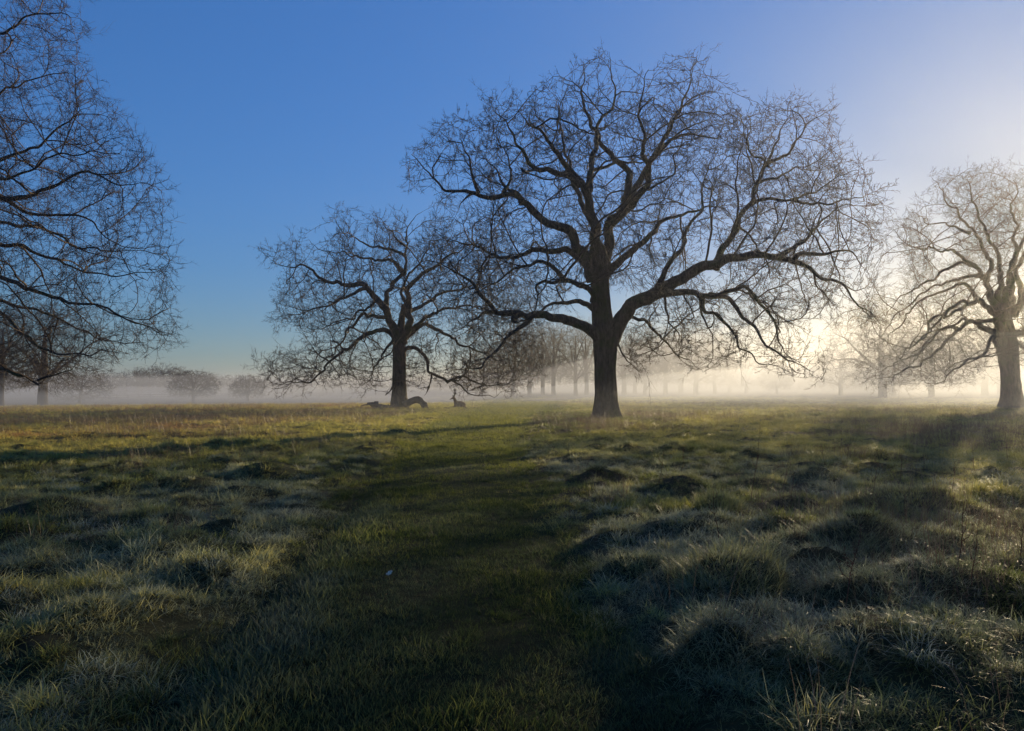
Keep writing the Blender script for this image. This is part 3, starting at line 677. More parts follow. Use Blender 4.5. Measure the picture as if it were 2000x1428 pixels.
# left field
place('big', 84, 92, 596, 'bare oak in the mist with a thick trunk seen under the near boughs', width_px=250)
place('tall', 1, 84, 600, 'bare tree standing at the misty edge of the left field', width_px=150)
place('line', 156, 132, 722, 'small low bare tree beside the end post of the fence', width_px=115)
place('bush', 378, 135, 727, 'wide domed hawthorn behind the rail fence, larger of the two', width_px=100)
place('bush', 484, 140, 735, 'small round hawthorn behind the rail fence below the oak bough', width_px=74)
rg = np.random.RandomState(77)
LINE = 'bare tree in the continuous misty treeline far across the field'
for k, (u, tv, w) in enumerate([(-60, 728, 90), (20, 733, 80), (190, 735, 70), (215, 730, 60), (245, 737, 70), (268, 724, 52), (292, 722, 56), (322, 717, 80), (345, 726, 60), (392, 734, 60), (420, 737, 60), (452, 739, 60), (510, 742, 60), (545, 744, 60), (585, 742, 70), (630, 747, 70), (675, 744, 70), (720, 745, 70), (765, 742, 70), (810, 744, 70), (850, 740, 70), (890, 738, 80), (930, 735, 80), (-130, 725, 90), (-200, 730, 90)]):
    place('line' if k % 3 else 'line2', u, 215 + 60 * rg.rand(), tv - 4, LINE, 'trees of the far treeline', width_px=w * 1.25, name=None)
# centre grove behind the large oak
G1 = 'bare trees of the grove behind the large oak'
place('rust', 1001, 150, 645, 'russet twigged tree at the end of the grove beside the large oak', width_px=115)
place('rust', 945, 170, 680, 'lower russet tree half hidden behind the boughs of the smaller oak', width_px=100)
for (u, Y, tv, w, kd) in [(1034, 152, 640, 95, 'tall'), (1060, 158, 628, 95, 'tall'), (1081, 150, 618, 100, 'tall'), (1124, 145, 622, 120, 'dome'), (1146, 160, 630, 100, 'tall')]:
    place(kd, u, Y, tv, 'bare tree in the close grove left of the large trunk', G1, width_px=w)
G2 = 'bare trees in the sunlit mist behind the large oak'
for (u, Y, tv, w, kd) in [(1219, 160, 650, 110, 'tall'), (1240, 185, 668, 90, 'tall'), (1260, 160, 645, 110, 'dome'), (1300, 158, 640, 130, 'dome'), (1359, 155, 636, 150, 'dome'), (1396, 175, 660, 110, 'dome'), (1330, 200, 665, 110, 'tall'), (1458, 200, 695, 110, 'dome'), (1425, 230, 700, 90, 'tall')]:
    place(kd, u, Y, tv, 'bare tree dissolving in bright mist right of the large trunk', G2, width_px=w)
place('bush', 1517, 170, 715, 'rounded small tree standing alone in the bright mist', width_px=70)
place('bush', 1572, 240, 742, 'faint low shrub in the bright mist between two trees', width_px=30, cat='shrub')
place('dome', 1642, 150, 684, 'broad pale tree in the bright mist left of the glowing oak', width_px=130)
place('big', 1724, 115, 590, 'pale bare tree behind the drooping boughs of the glowing oak', width_px=230)
place('dome', 1745, 150, 660, 'faint slim trunked tree close behind the pale bare tree', width_px=120)
place('big', 1819, 118, 640, 'thick trunked tree hidden behind the drooping boughs of the glowing oak', width_px=160)
place('tall', 1923, 140, 640, 'misty tree seen just past the foot of the glowing oak', width_px=140)
place('dome', 1952, 165, 670, 'farther misty tree close to the trunk of the glowing oak', width_px=120)
for k, (u, tv, w) in enumerate([(1000, 720, 90), (1090, 715, 90), (1180, 722, 90), (1270, 718, 90), (1480, 722, 90), (1560, 725, 90), (1610, 722, 90), (1690, 720, 90), (1780, 718, 90), (1870, 720, 90), (1960, 722, 90), (2050, 715, 90), (2130, 715, 90)]):
    place('line' if k % 2 else 'line2', u, 300 + 60 * rg.rand(), tv, LINE, 'trees of the far treeline', width_px=w * 1.3)

# ------------------------------------------------------------------ rail fence
def fence():
    pts = [(140, 150), (330, 185), (520, 205), (760, 225), (1005, 250)]
    us = np.arange(140, 1006, 22.0); Ys = np.interp(us, [p[0] for p in pts], [p[1] for p in pts])
    B = pix(us, np.full(len(us), 757.), Ys); B[:, 2] = height(B[:, 0], B[:, 1])
    root = tag(empty('rail_fence', tuple(B[0])), 'long wooden post and rail fence crossing the misty left field', 'fence')
    m = plain_mat('fence_wood', (.05, .045, .04), (.1, .09, .08))
    def box(name, c0, c1, w, h):        # a beam between two points
        d = nrm(c1 - c0); s = nrm(np.cross(d, [0, 0, 1.0] if abs(d[2]) < .9 else [1.0, 0, 0])); up = np.cross(s, d)
        V = [c + s * a * w / 2 + up * b * h / 2 - B[0] for c in (c0, c1) for a, b in ((-1, -1), (1, -1), (1, 1), (-1, 1))]
        link(name, mesh_quads(name, V, [(3, 2, 1, 0), (4, 5, 6, 7), (0, 1, 5, 4), (1, 2, 6, 5), (2, 3, 7, 6), (3, 0, 4, 7)], False), m, root)
    for i in range(len(us)):
        hgt = 1.45 if i % 4 == 0 else 1.3
        box('post', B[i] - [0, 0, .3], B[i] + [0, 0, hgt], .17, .15)
    e = np.array([0, -.12, 0])
    for z in (1.15, .7):
        for i in range(0, len(us) - 1, 1):
            box('rail', B[i] + [0, 0, z] + e, B[i + 1] + [0, 0, z] + e, .06, .13)
fence()

# ------------------------------------------------------------------ fallen wood at the foot of the smaller oak
def log_thing(name, pts, rads, Y, label, cat, extra=()):
    P = np.array([pix(u, v, Y + d) for (u, v, d) in pts])
    b = P.mean(0); b[2] = float(height(b[0], b[1]))
    root = tag(empty(name, tuple(b)), label, cat)
    C = catmull(P, .12); R = np.interp(np.linspace(0, 1, len(C)), np.linspace(0, 1, len(rads)), rads)
    s = np.arange(len(C)); R = R * (1 + .55 * (vnoise(s * .45, s * 0, 1, 9) - .5)); C = C + np.stack([lnoise(s * .22, 3 + 2 * i) - .5 for i in range(3)], -1) * .06; 
    tb = Tubes(); tb.add(np.vstack([C[:1], C, C[-1:]]), np.concatenate([[.01], R, [.01]]), 12)
    link('stem', tb.mesh('stem', b), M_WOOD, root)
    for (pp, rr) in extra:
        Q = catmull(np.array([pix(u, v, Y + d) for (u, v, d) in pp]), .1); tb = Tubes()
        r = np.linspace(rr[0], rr[1], len(Q)); tb.add(np.vstack([Q, Q[-1:] + [0, 0, .01]]), np.append(r, .01), 8)
        link('branch_stub', tb.mesh('branch_stub', b), M_WOOD, root)
log_thing('fallen_bough', [(790, 792, -.8), (801, 785, -.9), (812, 781, -1), (820, 783, -1.1), (829, 791, -1.2), (838, 801, -1.3)], [.36, .33, .3, .26, .22, .15], 57, 'arched fallen bough leaning on the right foot of the smaller oak', 'fallen bough', [([(813, 782, -1), (816, 777, -1)], (.14, .09))])
log_thing('fallen_log', [(776, 795, -.6), (755, 795.5, -.8), (740, 794, -1), (731, 791, -1.1), (722, 788.5, -1.2), (718, 789, -1.2)], [.2, .2, .2, .18, .17, .12], 57, 'low fallen log with upright stub lying left of the smaller oak', 'fallen log', [([(736, 792, -1), (735, 787, -1), (735, 784, -1)], (.16, .17)), ([(757, 793, -.8), (759, 790, -.8)], (.07, .04)), ([(724, 790, -1.2), (710, 791.5, -1.4), (704, 794, -1.5)], (.06, .03))])

# ------------------------------------------------------------------ the lying stag
def stag():
    Y = 56.5; b = pix(896, 797.5, Y); z = float(height(b[0], b[1]))
    root = tag(empty('red_deer', (b[0], b[1], z)), 'antlered red deer stag lying on the grass beside the mown path', 'deer')
    m = plain_mat('deer_coat', (.09, .05, .03), (.16, .095, .055), 8); mh = plain_mat('antler_bone', (.06, .045, .033), (.12, .09, .065), 20)
    md = plain_mat('deer_dark', (.02, .016, .013), (.03, .025, .02), 20)
    # skeleton: head looks left (-x), rump to the right; vertices (x, y, z, r)
    V = {'pelvis': (.50, 0, .34, .25), 'rump': (.66, .02, .30, .19), 'belly': (.18, 0, .36, .29), 'chest': (-.16, 0, .40, .27), 'shoulder': (-.34, 0, .46, .2), 'neck': (-.46, -.01, .64, .15),
         'nape': (-.54, -.02, .82, .115), 'skull': (-.58, .03, .91, .095), 'brow': (-.63, .11, .88, .08), 'muzzle': (-.70, .23, .81, .052), 'nose': (-.73, .29, .78, .042),
         'tail': (.84, .04, .26, .05)}
    E = [('pelvis', 'rump'), ('rump', 'tail'), ('pelvis', 'belly'), ('belly', 'chest'), ('chest', 'shoulder'), ('shoulder', 'neck'), ('neck', 'nape'), ('nape', 'skull'), ('skull', 'brow'), ('brow', 'muzzle'), ('muzzle', 'nose')]
    for s, n in ((-1, 'a'), (1, 'b')):      # folded legs
        V['thigh' + n] = (.46, s * .2, .26, .16); V['stifle' + n] = (.20, s * .30, .16, .1); V['hock' + n] = (.56, s * .34, .08, .055); V['hoof' + n] = (.22, s * .37, .045, .04)
        E += [('pelvis', 'thigh' + n), ('thigh' + n, 'stifle' + n), ('stifle' + n, 'hock' + n), ('hock' + n, 'hoof' + n)]
        V['arm' + n] = (-.2, s * .18, .24, .11); V['wrist' + n] = (-.50, s * .2, .09, .055); V['fore' + n] = (-.2, s * .26, .045, .04)
        E += [('chest', 'arm' + n), ('arm' + n, 'wrist' + n), ('wrist' + n, 'fore' + n)]
        V['ear' + n] = (-.56 + s * .08, .01 + s * .05, .95, .03); V['eartip' + n] = (-.53 + s * .18, -.02 + s * .10, 1.0, .012)
        E += [('skull', 'ear' + n), ('ear' + n, 'eartip' + n)]
    ks = list(V); me = bpy.data.meshes.new('body')
    me.from_pydata([V[k][:3] for k in ks], [(ks.index(a), ks.index(c)) for a, c in E], []); me.materials.append(m)
    o = link('body', me, m, root)
    sk = o.modifiers.new('skin', 'SKIN'); o.modifiers.new('sub', 'SUBSURF').render_levels = 2
    for k, sv in zip(ks, me.skin_vertices[0].data): sv.radius = (V[k][3], V[k][3]); sv.use_root = (k == 'pelvis')
    for s in (-1, 1):
        tb = Tubes()
        hd = lambda a: np.array([a[0] * .57 + s * 0 - a[1] * -.82, a[0] * -.82 + a[1] * .57, a[2]])
        bx = np.array([-.58 + s * .037, .03 + s * .026, .975])
        beam = catmull([bx] + [bx + hd(q) for q in ((.06, s * .10, .12), (.12, s * .22, .30), (.12, s * .28, .48), (.04, s * .26, .66))], .03)
        tb.add(beam, np.linspace(.042, .018, len(beam)), 7)
        for f, dv in ((.05, (-.16, s * .04, .06)), (.16, (-.15, s * .05, .1)), (.45, (-.16, s * .06, .12)), (.78, (-.1, s * .1, .14)), (.82, (.1, s * .05, .14)), (.93, (.02, s * -.06, .14))):
            q = beam[int(f * (len(beam) - 1))]; dv = hd(dv)
            t = catmull([q, q + dv * .5 + [0, 0, -.02], q + dv], .03); tb.add(t, np.linspace(.03, .01, len(t)), 6)
        link('antler', tb.mesh('antler'), mh, root)
        tb = Tubes(); e = np.array([-.63 + s * .056, .115 + s * .039, .90]); tb.add(np.array([e + [-.012, 0, 0], e + [-.008, 0, 0], e + [.008, 0, 0], e + [.012, 0, 0]]), [.002, .012, .012, .002], 8)
        link('eye', tb.mesh('eye'), md, root)
    tb = Tubes(); tb.add(np.array([[-.76, .335, .765], [-.757, .33, .766], [-.738, .30, .775], [-.73, .29, .778]]), [.005, .03, .036, .01], 8); link('nose', tb.mesh('nose'), md, root)
    root.rotation_euler = (0, 0, math.radians(52)); root.scale = (.92, .92, .92)
stag()

# ------------------------------------------------------------------ grass
def blades(n, spread, l0, l1, w, lean, droop, rng, dome=0, segs=4, face=None):
    """n curved tapering blades around the origin; returns verts, quads, tip factor, blade id"""
    a = rng.rand(n) * 2 * PI; r = spread * np.sqrt(rng.rand(n))
    B = np.stack([r * np.cos(a), r * np.sin(a), np.zeros(n)], -1)
    L = rng.uniform(l0, l1, n); az = a + rng.normal(0, .9, n)
    out = np.stack([np.cos(az), np.sin(az), np.zeros(n)], -1)
    th = np.abs(rng.normal(lean, lean * .45, n)); k = rng.uniform(.3, 1, n) * droop
    P = np.zeros((n, segs + 1, 3)); P[:, 0] = B; 
    for s in range(1, segs + 1):
        ang = np.minimum(th + k * (s - .5) / segs, 2.1)
        P[:, s] = P[:, s - 1] + (L / segs)[:, None] * (np.sin(ang)[:, None] * out + np.cos(ang)[:, None] * np.array([0, 0, 1.0]))
    sa = az + PI / 2 + rng.normal(0, .5, n); S = np.stack([np.cos(sa), np.sin(sa), np.zeros(n)], -1)
    f = np.linspace(0, 1, segs + 1); wd = w * (1 - f ** 1.6 * .88) * .5
    wv = wd[None, :, None] * rng.uniform(.7, 1.3, n)[:, None, None] * S[:, None, :]
    V = np.stack([P - wv, P + wv], 2).reshape(n, -1, 3)
    m = 2 * (segs + 1)
    q = np.array([[2 * s, 2 * s + 1, 2 * s + 3, 2 * s + 2] for s in range(segs)])
    Q = (np.arange(n)[:, None, None] * m + q[None]).reshape(-1, 4)
    return V.reshape(-1, 3), Q, np.tile(np.repeat(f, 2), n), np.repeat(rng.rand(n), m)
def blade_mesh(name, parts, mat):
    V, Q, H, B = [], [], [], []; n = 0
    for (v, q, h, b) in parts: V.append(v); Q.append(q + n); H.append(h); B.append(b); n += len(v)
    me = mesh_quads(name, np.concatenate(V), np.concatenate(Q))
    for nm, arr in (('hb', H), ('bl', B)):
        at = me.attributes.new(nm, 'FLOAT', 'POINT'); at.data.foreach_set('value', np.concatenate(arr).astype(np.float32))
    me.materials.append(mat)
    return me
def protos(cname, fn, n):
    c = bpy.data.collections.new(cname)
    for i in range(n):
        o = bpy.data.objects.new('%s_%02d' % (cname, i), fn(np.random.RandomState(100 + i))); c.objects.link(o)
    return c
def scatter(name, X, Y, S, rz, tilt, kind, tint, frost, coll, label):
    Z = height(X, Y) - .008
    me = bpy.data.meshes.new(name); me.vertices.add(len(X)); me.vertices.foreach_set('co', np.stack([X, Y, Z], -1).astype(np.float32).ravel())
    def fa(nm, typ, arr, key):
        a = me.attributes.new(nm, typ, 'POINT'); a.data.foreach_set(key, arr)
    fa('rot', 'FLOAT_VECTOR', np.stack([tilt[0], tilt[1], rz], -1).astype(np.float32).ravel(), 'vector')
    fa('siz', 'FLOAT_VECTOR', S.astype(np.float32).ravel(), 'vector')
    fa('kin', 'INT', kind.astype(np.int32), 'value')
    fa('tint', 'FLOAT', tint.astype(np.float32), 'value'); fa('frost', 'FLOAT', frost.astype(np.float32), 'value')
    o = link(name, me); tag(o, label, kind='stuff')
    g = bpy.data.node_groups.new(name, 'GeometryNodeTree')
    g.interface.new_socket('Geometry', in_out='INPUT', socket_type='NodeSocketGeometry'); g.interface.new_socket('Geometry', in_out='OUTPUT', socket_type='NodeSocketGeometry')
    N = g.nodes.new; gi = N('NodeGroupInput'); go = N('NodeGroupOutput'); ip = N('GeometryNodeInstanceOnPoints'); ci = N('GeometryNodeCollectionInfo')
    ci.inputs['Collection'].default_value = coll; ci.inputs['Separate Children'].default_value = True; ci.inputs['Reset Children'].default_value = True
    ip.inputs['Pick Instance'].default_value = True
    def na(nm, dt):
        n = N('GeometryNodeInputNamedAttribute'); n.data_type = dt; n.inputs['Name'].default_value = nm
        return n.outputs['Attribute']
    L = g.links.new
    L(gi.outputs[0], ip.inputs['Points']); L(ci.outputs[0], ip.inputs['Instance'])
    L(na('kin', 'INT'), ip.inputs['Instance Index']); L(na('rot', 'FLOAT_VECTOR'), ip.inputs['Rotation']); L(na('siz', 'FLOAT_VECTOR'), ip.inputs['Scale'])
    L(ip.outputs[0], go.inputs[0])
    md = o.modifiers.new('scatter', 'NODES'); md.node_group = g
    print('scatter', name, len(X), round(time.time() - T0, 1), flush=True)
    return o
RG = np.random.RandomState(4)
def area(r0, r1, dens, half=48):
    """random ground points in a ring sector in front of (and a little beside) the viewer"""
    n = int(dens * math.radians(2 * half) / 2 * (r1 * r1 - r0 * r0))
    r = np.sqrt(RG.uniform(r0 * r0, r1 * r1, n)); a = RG.uniform(-math.radians(half), math.radians(half), n)
    return r * np.sin(a), r * np.cos(a)
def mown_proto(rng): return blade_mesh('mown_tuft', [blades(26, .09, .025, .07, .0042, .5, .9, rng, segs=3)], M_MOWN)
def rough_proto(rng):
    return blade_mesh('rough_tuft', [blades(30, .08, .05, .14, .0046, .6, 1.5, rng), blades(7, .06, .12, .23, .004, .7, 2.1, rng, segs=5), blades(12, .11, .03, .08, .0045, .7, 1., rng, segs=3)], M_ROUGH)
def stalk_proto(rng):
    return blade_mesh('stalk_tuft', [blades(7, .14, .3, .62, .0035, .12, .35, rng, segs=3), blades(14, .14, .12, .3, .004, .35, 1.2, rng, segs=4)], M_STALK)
C_MOWN = protos('mown_tuft', mown_proto, 6); C_ROUGH = protos('rough_tuft', rough_proto, 8); C_STALK = protos('stalk_tuft', stalk_proto, 5)
# mown strip
xs, ys = [], []
for (r0, r1, d) in ((1.8, 7, 480), (7, 12, 300), (12, 22, 130), (22, 40, 45), (40, 80, 14)):
    x, y = area(r0, r1, d); k = path_dist(x, y) < .12; xs.append(x[k]); ys.append(y[k])
x = np.concatenate(xs); y = np.concatenate(ys); n = len(x); r = np.hypot(x, y)
cl = fbm(x, y, .45, 40); big = sstep(9, 40, r)
pc = np.interp(y, PY, PX); pw = np.interp(y, PY, PW); strip = np.exp(-((x - pc + .66 * pw) / .26) ** 2) * (1 - sstep(8, 13, y)); keep = RG.rand(n) > .9 * np.exp(-((x - pc + .97 * pw) / .16) ** 2) * (1 - sstep(9, 14, y))
x, y, r, cl, big, strip = (q[keep] for q in (x, y, r, cl, big, strip)); n = len(x)
sc = (.62 + .95 * cl ** 1.4 + .6 * strip) * (1 + 1.3 * big) * RG.uniform(.75, 1.25, n)
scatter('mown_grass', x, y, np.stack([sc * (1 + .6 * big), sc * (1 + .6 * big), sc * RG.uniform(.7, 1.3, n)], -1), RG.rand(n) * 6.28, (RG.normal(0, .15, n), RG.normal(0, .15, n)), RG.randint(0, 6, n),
        .05 + .5 * (fbm(x, y, .8, 44) - .4) + .45 * sstep(12, 22, r) + .1 * RG.rand(n), np.clip(.5 * (fbm(x, y, 1.5, 46) - .42) * 3 + .9 * strip * fbm(x, y, .5, 48), 0, .8), C_MOWN, 'short dark green grass of the mown path')  # yellower tint farther along the strip puts sunlit brightness into the colour
# rough meadow
xs, ys = [], []
for (r0, r1, d) in ((1.8, 7, 130), (7, 13, 95), (13, 25, 55), (25, 45, 24), (45, 75, 10), (75, 130, 2.5)):
    x, y = area(r0, r1, d); k = path_dist(x, y) > RG.uniform(-.25, .25, len(x)); xs.append(x[k]); ys.append(y[k])
x = np.concatenate(xs); y = np.concatenate(ys); n = len(x); r = np.hypot(x, y)
big = sstep(10, 50, r); cl = fbm(x, y, .5, 50); edge = sstep(-.1, 1.3, path_dist(x, y))
sc = (.42 + 1.5 * cl ** 2.0) * (.75 + .25 * edge) * (1 + .55 * big) * RG.uniform(.75, 1.3, n)
ln = (fbm(x, y, 1.3, 55) - .5) * 1.6
lf = sstep(-1, -5, x)
tint = .02 + .75 * (fbm(x, y, 2.5, 58) - .38) + .15 * sstep(15, 24, r) * (x < -2.5) + .3 * sstep(2, 6, x) * sstep(8, 14, r) + .35 * sstep(-7, -13, x) * sstep(15, 24, r) + .22 * lf * sstep(14, 30, r) + .25 * (fbm(x, y, .6, 59) - .5)  # far left straw shift: dry grass, plus sunlit band brightness painted in
frost = np.clip(1.9 * (fbm(x, y, 1.6, 60) - .36) + .7 * (fbm(x, y, .4, 61) - .5), 0, .95) * (1 - .85 * sstep(np.where(x < 0, 9.0, 13.0), np.where(x < 0, 15.0, 24.0), r))
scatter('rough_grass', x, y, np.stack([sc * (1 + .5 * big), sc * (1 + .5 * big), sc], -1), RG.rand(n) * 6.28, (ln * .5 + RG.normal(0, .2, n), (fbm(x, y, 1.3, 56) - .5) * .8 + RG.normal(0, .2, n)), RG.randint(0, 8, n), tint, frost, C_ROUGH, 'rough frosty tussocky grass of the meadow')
# taller shaggy clumps among it
xs, ys = [], []
for (r0, r1, d) in ((1.8, 9, 8), (9, 22, 5), (22, 50, 1.6)):
    x, y = area(r0, r1, d); k = path_dist(x, y) > .25; xs.append(x[k]); ys.append(y[k])
x = np.concatenate(xs); y = np.concatenate(ys); rep_ = 6
x = np.repeat(x, rep_) + RG.normal(0, .06, len(x) * rep_); y = np.repeat(y, rep_) + RG.normal(0, .06, len(y) * rep_); n = len(x); r = np.hypot(x, y)
sc = np.repeat(RG.uniform(.6, 1.25, n // rep_), rep_) * RG.uniform(.8, 1.2, n); fr = np.repeat(RG.uniform(.3, 1.1, n // rep_), rep_) * (1 - .8 * sstep(13, 24, r))
scatter('shaggy_clumps', x, y, np.stack([sc, sc, sc * .95], -1), RG.rand(n) * 6.28, (np.repeat(RG.normal(0, .3, n // rep_), rep_), np.repeat(RG.normal(0, .3, n // rep_), rep_)), RG.randint(0, 8, n), np.repeat(RG.uniform(0, .6, n // rep_), rep_), fr, C_ROUGH, 'taller shaggy clumps of frosted grass all over the rough meadow')
# dry stalks and rushes in patches
xs, ys = [], []
for (r0, r1, d) in ((3, 9, 14), (9, 20, 20), (20, 45, 18), (45, 75, 4)):
    x, y = area(r0, r1, d); p = sstep(.44, .62, fbm(x, y, 4, 70)) * np.where(x > 0, .35 + .65 * sstep(1, 4, x), .15 + .85 * sstep(16, 26, np.hypot(x, y)) * sstep(-3, -8, x))
    k = (path_dist(x, y) > .6) & (RG.rand(len(x)) < p); xs.append(x[k]); ys.append(y[k])
x = np.concatenate(xs); y = np.concatenate(ys); n = len(x); r = np.hypot(x, y)
sc = RG.uniform(.6, 1.15, n)
scatter('dry_stalks', x, y, np.stack([sc * (1 + .5 * sstep(15, 50, r)), sc * (1 + .5 * sstep(15, 50, r)), sc * .9], -1), RG.rand(n) * 6.28, (RG.normal(0, .1, n), RG.normal(0, .1, n)), RG.randint(0, 5, n), .3 + .7 * RG.rand(n), np.clip(RG.normal(.1, .15, n), 0, .5) * (r < 15), C_STALK, 'thin patches of brown dry stalks standing in the meadow')

M_LITTER = plain_mat('leaf_litter', (.10, .055, .03), (.26, .17, .09), 9, .7)
def litter_proto(rng):
    t = np.linspace(-1, 1, 6); V = []
    for a in t:
        wd = .016 * (1 - a * a) ** .6 + .001
        for b in (-1, 0, 1): V.append((a * .03, b * wd, .01 * b * b * rng.rand() + .014 * a * a * rng.rand() + .008))
    me = mesh_quads('litter', np.array(V), [(i * 3 + j, i * 3 + j + 1, i * 3 + j + 4, i * 3 + j + 3) for i in range(5) for j in range(2)]); me.materials.append(M_LITTER); return me
C_LIT = protos('litter', litter_proto, 4)
x, y = area(2.2, 16, 2.2); n = len(x); sc = RG.uniform(.5, 1.1, n)
scatter('leaf_litter', x, y, np.stack([sc] * 3, -1), RG.rand(n) * 6.28, (RG.normal(0, .5, n), RG.normal(0, .5, n)), RG.randint(0, 4, n), RG.rand(n), RG.rand(n), C_LIT, 'small brown fallen leaves lying in the grass')

# ------------------------------------------------------------------ single tussocks, weeds, a leaf, a vapour trail
def tussock(u, v, r, n, l0, l1, lean, droop, tint, frost, label):
    rng = np.random.RandomState(int(u)); x, y = gpt(u, v); y += r * .35; z = float(height(np.array([x]), np.array([y]))[0])
    root = tag(empty('grass_tussock', (x, y, z)), label, 'tussock')
    for nm, k, sg in (('long_blades', n, 5), ('short_blades', n // 2, 3)):
        f = 1 if sg == 5 else .5
        V, Q, H, B = blades(k, r, l0 * f * .6, l1 * f * .66, .0042, lean * 1.3, droop * 1.15, rng, segs=sg)
        m = 2 * (sg + 1); c = V.reshape(k, m, 3); b = c[:, :2].mean(1); c = c.copy(); c[:, :, 2] += (height(b[:, 0] + x, b[:, 1] + y) - z - .01)[:, None]
        o = link(nm, blade_mesh(nm, [(c.reshape(-1, 3), Q, H, B)], M_ROUGH), None, root); o['tint'] = float(tint); o['frost'] = float(frost)
tussock(1690, 1092, .6, 2600, .1, .26, .3, 1.3, .2, .55, 'largest rounded grass tussock, its broad crest edged with sunlit frost')
tussock(1375, 1052, .6, 1500, .07, .16, .35, 1.2, .1, .6, 'wide low tussock with pale green crest beside the largest rounded tussock')
tussock(1430, 1320, .3, 900, .14, .32, .55, 1.6, .12, .45, 'spiky bright green tussock nearest to the mown path on its right')
tussock(1600, 1345, .32, 900, .12, .28, .5, 1.6, .15, .45, 'pale arching tussock just right of the spiky bright green one')
tussock(1420, 1165, .45, 1600, .2, .42, .35, 1.3, .22, .35, 'tall dark tussock of upright straw coloured grass in front of the wide low one')
tussock(1660, 1180, .36, 1000, .18, .4, .6, 1.7, .2, .5, 'loose tussock with long arching blades around the tall dock stalk')
tussock(1405, 1012, .28, 800, .2, .34, .2, .9, .3, .2, 'small dark upright clump behind the wide low tussock')
tussock(1210, 1055, .24, 700, .12, .26, .45, 1.4, .15, .45, 'small bright tuft on the right edge of the mown path')
tussock(165, 1235, .34, 900, .1, .24, .5, 1.5, .3, .6, 'pale frosted tuft of grass standing left of the path rut')
tussock(1795, 1012, .6, 1300, .14, .32, .35, 1.3, .5, .25, 'broad brownish hummock of grass in the hazy right meadow')
M_DOCK = plain_mat('dock_stalk', (.07, .03, .02), (.14, .06, .035), 40)
def weed(u, v, vt, seed, label, group=None, full=False):
    rng = np.random.RandomState(seed); x, y = gpt(u, v); z = float(height(np.array([x]), np.array([y]))[0]); h = max(.25, (v - vt) / F * y * 1.15)
    root = tag(empty('dock_weed' if full else 'weed_stalk', (x, y, z)), label, 'weed', group)
    ln = rng.normal(0, .06, 2); n = 14; t = np.linspace(0, 1, n)
    C = np.stack([ln[0] * t * h * 2 + .01 * np.sin(t * 7 + seed), ln[1] * t * h * 2 + .01 * np.cos(t * 5 + seed), t * h - .02], -1)
    tb = Tubes(); tb.add(C, np.linspace(.0055 if full else .004, .0015, n), 6); br = []
    for k in range(7 if full else 3):
        q = C[5 + rng.randint(8)]; a = rng.rand() * 6.28; l = h * rng.uniform(.12, .28); e = q + [math.cos(a) * l * .5, math.sin(a) * l * .5, l]
        B = catmull([q, (q + e) / 2 + [math.cos(a) * l * .15, math.sin(a) * l * .15, -l * .1], e], .02); tb.add(B, np.linspace(.0028, .001, len(B)), 4); br.append(B)
    link('stem', tb.mesh('stem'), M_DOCK, root)
    V, Q = [], []; c = 0
    for B in br + [C[n // 2:]]:
        m = (26 if full else 9); p = B[rng.randint(len(B) // 3, len(B), m)] + rng.normal(0, .007, (m, 3))
        for w in p:
            d = rng.normal(0, 1, (3, 3)); d = d / np.linalg.norm(d, axis=1)[:, None] * .006
            V += [w - d[0], w + d[1] * .7, w + d[0], w - d[1] * .7 + d[2] * .4]; Q.append((c, c + 1, c + 2, c + 3)); c += 4
    link('seed_head', mesh_quads('seed_head', np.array(V), Q, False), M_DOCK, root)
weed(1640, 1205, 1085, 1, 'tall reddish dock stalk with crumbling seed heads among the arching tussocks', full=True)
for k, (u, v, t) in enumerate([(1465, 985, 855), (1525, 960, 905), (1865, 1170, 1050), (1400, 1080, 1000), (1700, 1000, 940), (1965, 900, 850), (1890, 1190, 1100), (1750, 960, 900), (1610, 930, 880), (1800, 930, 880), (1540, 1010, 940), (1930, 1060, 980), (1855, 1000, 930), (1330, 930, 880), (1285, 960, 900), (1765, 1060, 990), (1980, 1120, 1020), (1650, 915, 865), (1900, 930, 880)]):
    weed(u, v, t, 10 + k, 'thin dark weed stalk rising out of the rough meadow right of the path', 'weed stalks in the rough meadow')
def leaf():
    x, y = gpt(762, 1117); z = float(height(np.array([x]), np.array([y]))[0]) + .035
    m = plain_mat('dry_leaf', (.62, .44, .32), (.8, .62, .48), 60, .7)
    t = np.linspace(-1, 1, 9); V = []
    for a in t:
        wd = .017 * (1 - a * a) ** .6 * (1 + .25 * math.sin(a * 9)) + .0006
        for b in (-1, -.5, 0, .5, 1): V.append((a * .034, b * wd, .012 * b * b + .012 * a * a + .004 * math.sin(a * 4)))
    Q = [(i * 5 + j, i * 5 + j + 1, i * 5 + j + 6, i * 5 + j + 5) for i in range(8) for j in range(4)]
    o = link('fallen_leaf', mesh_quads('fallen_leaf', np.array(V), Q), m); sm = o.modifiers.new('thick', 'SOLIDIFY'); sm.thickness = .0008
    o.location = (x, y, z); o.rotation_euler = (.5, -.35, .7)
    tag(o, 'single pale curled leaf lying on the mown path', 'leaf')
leaf()
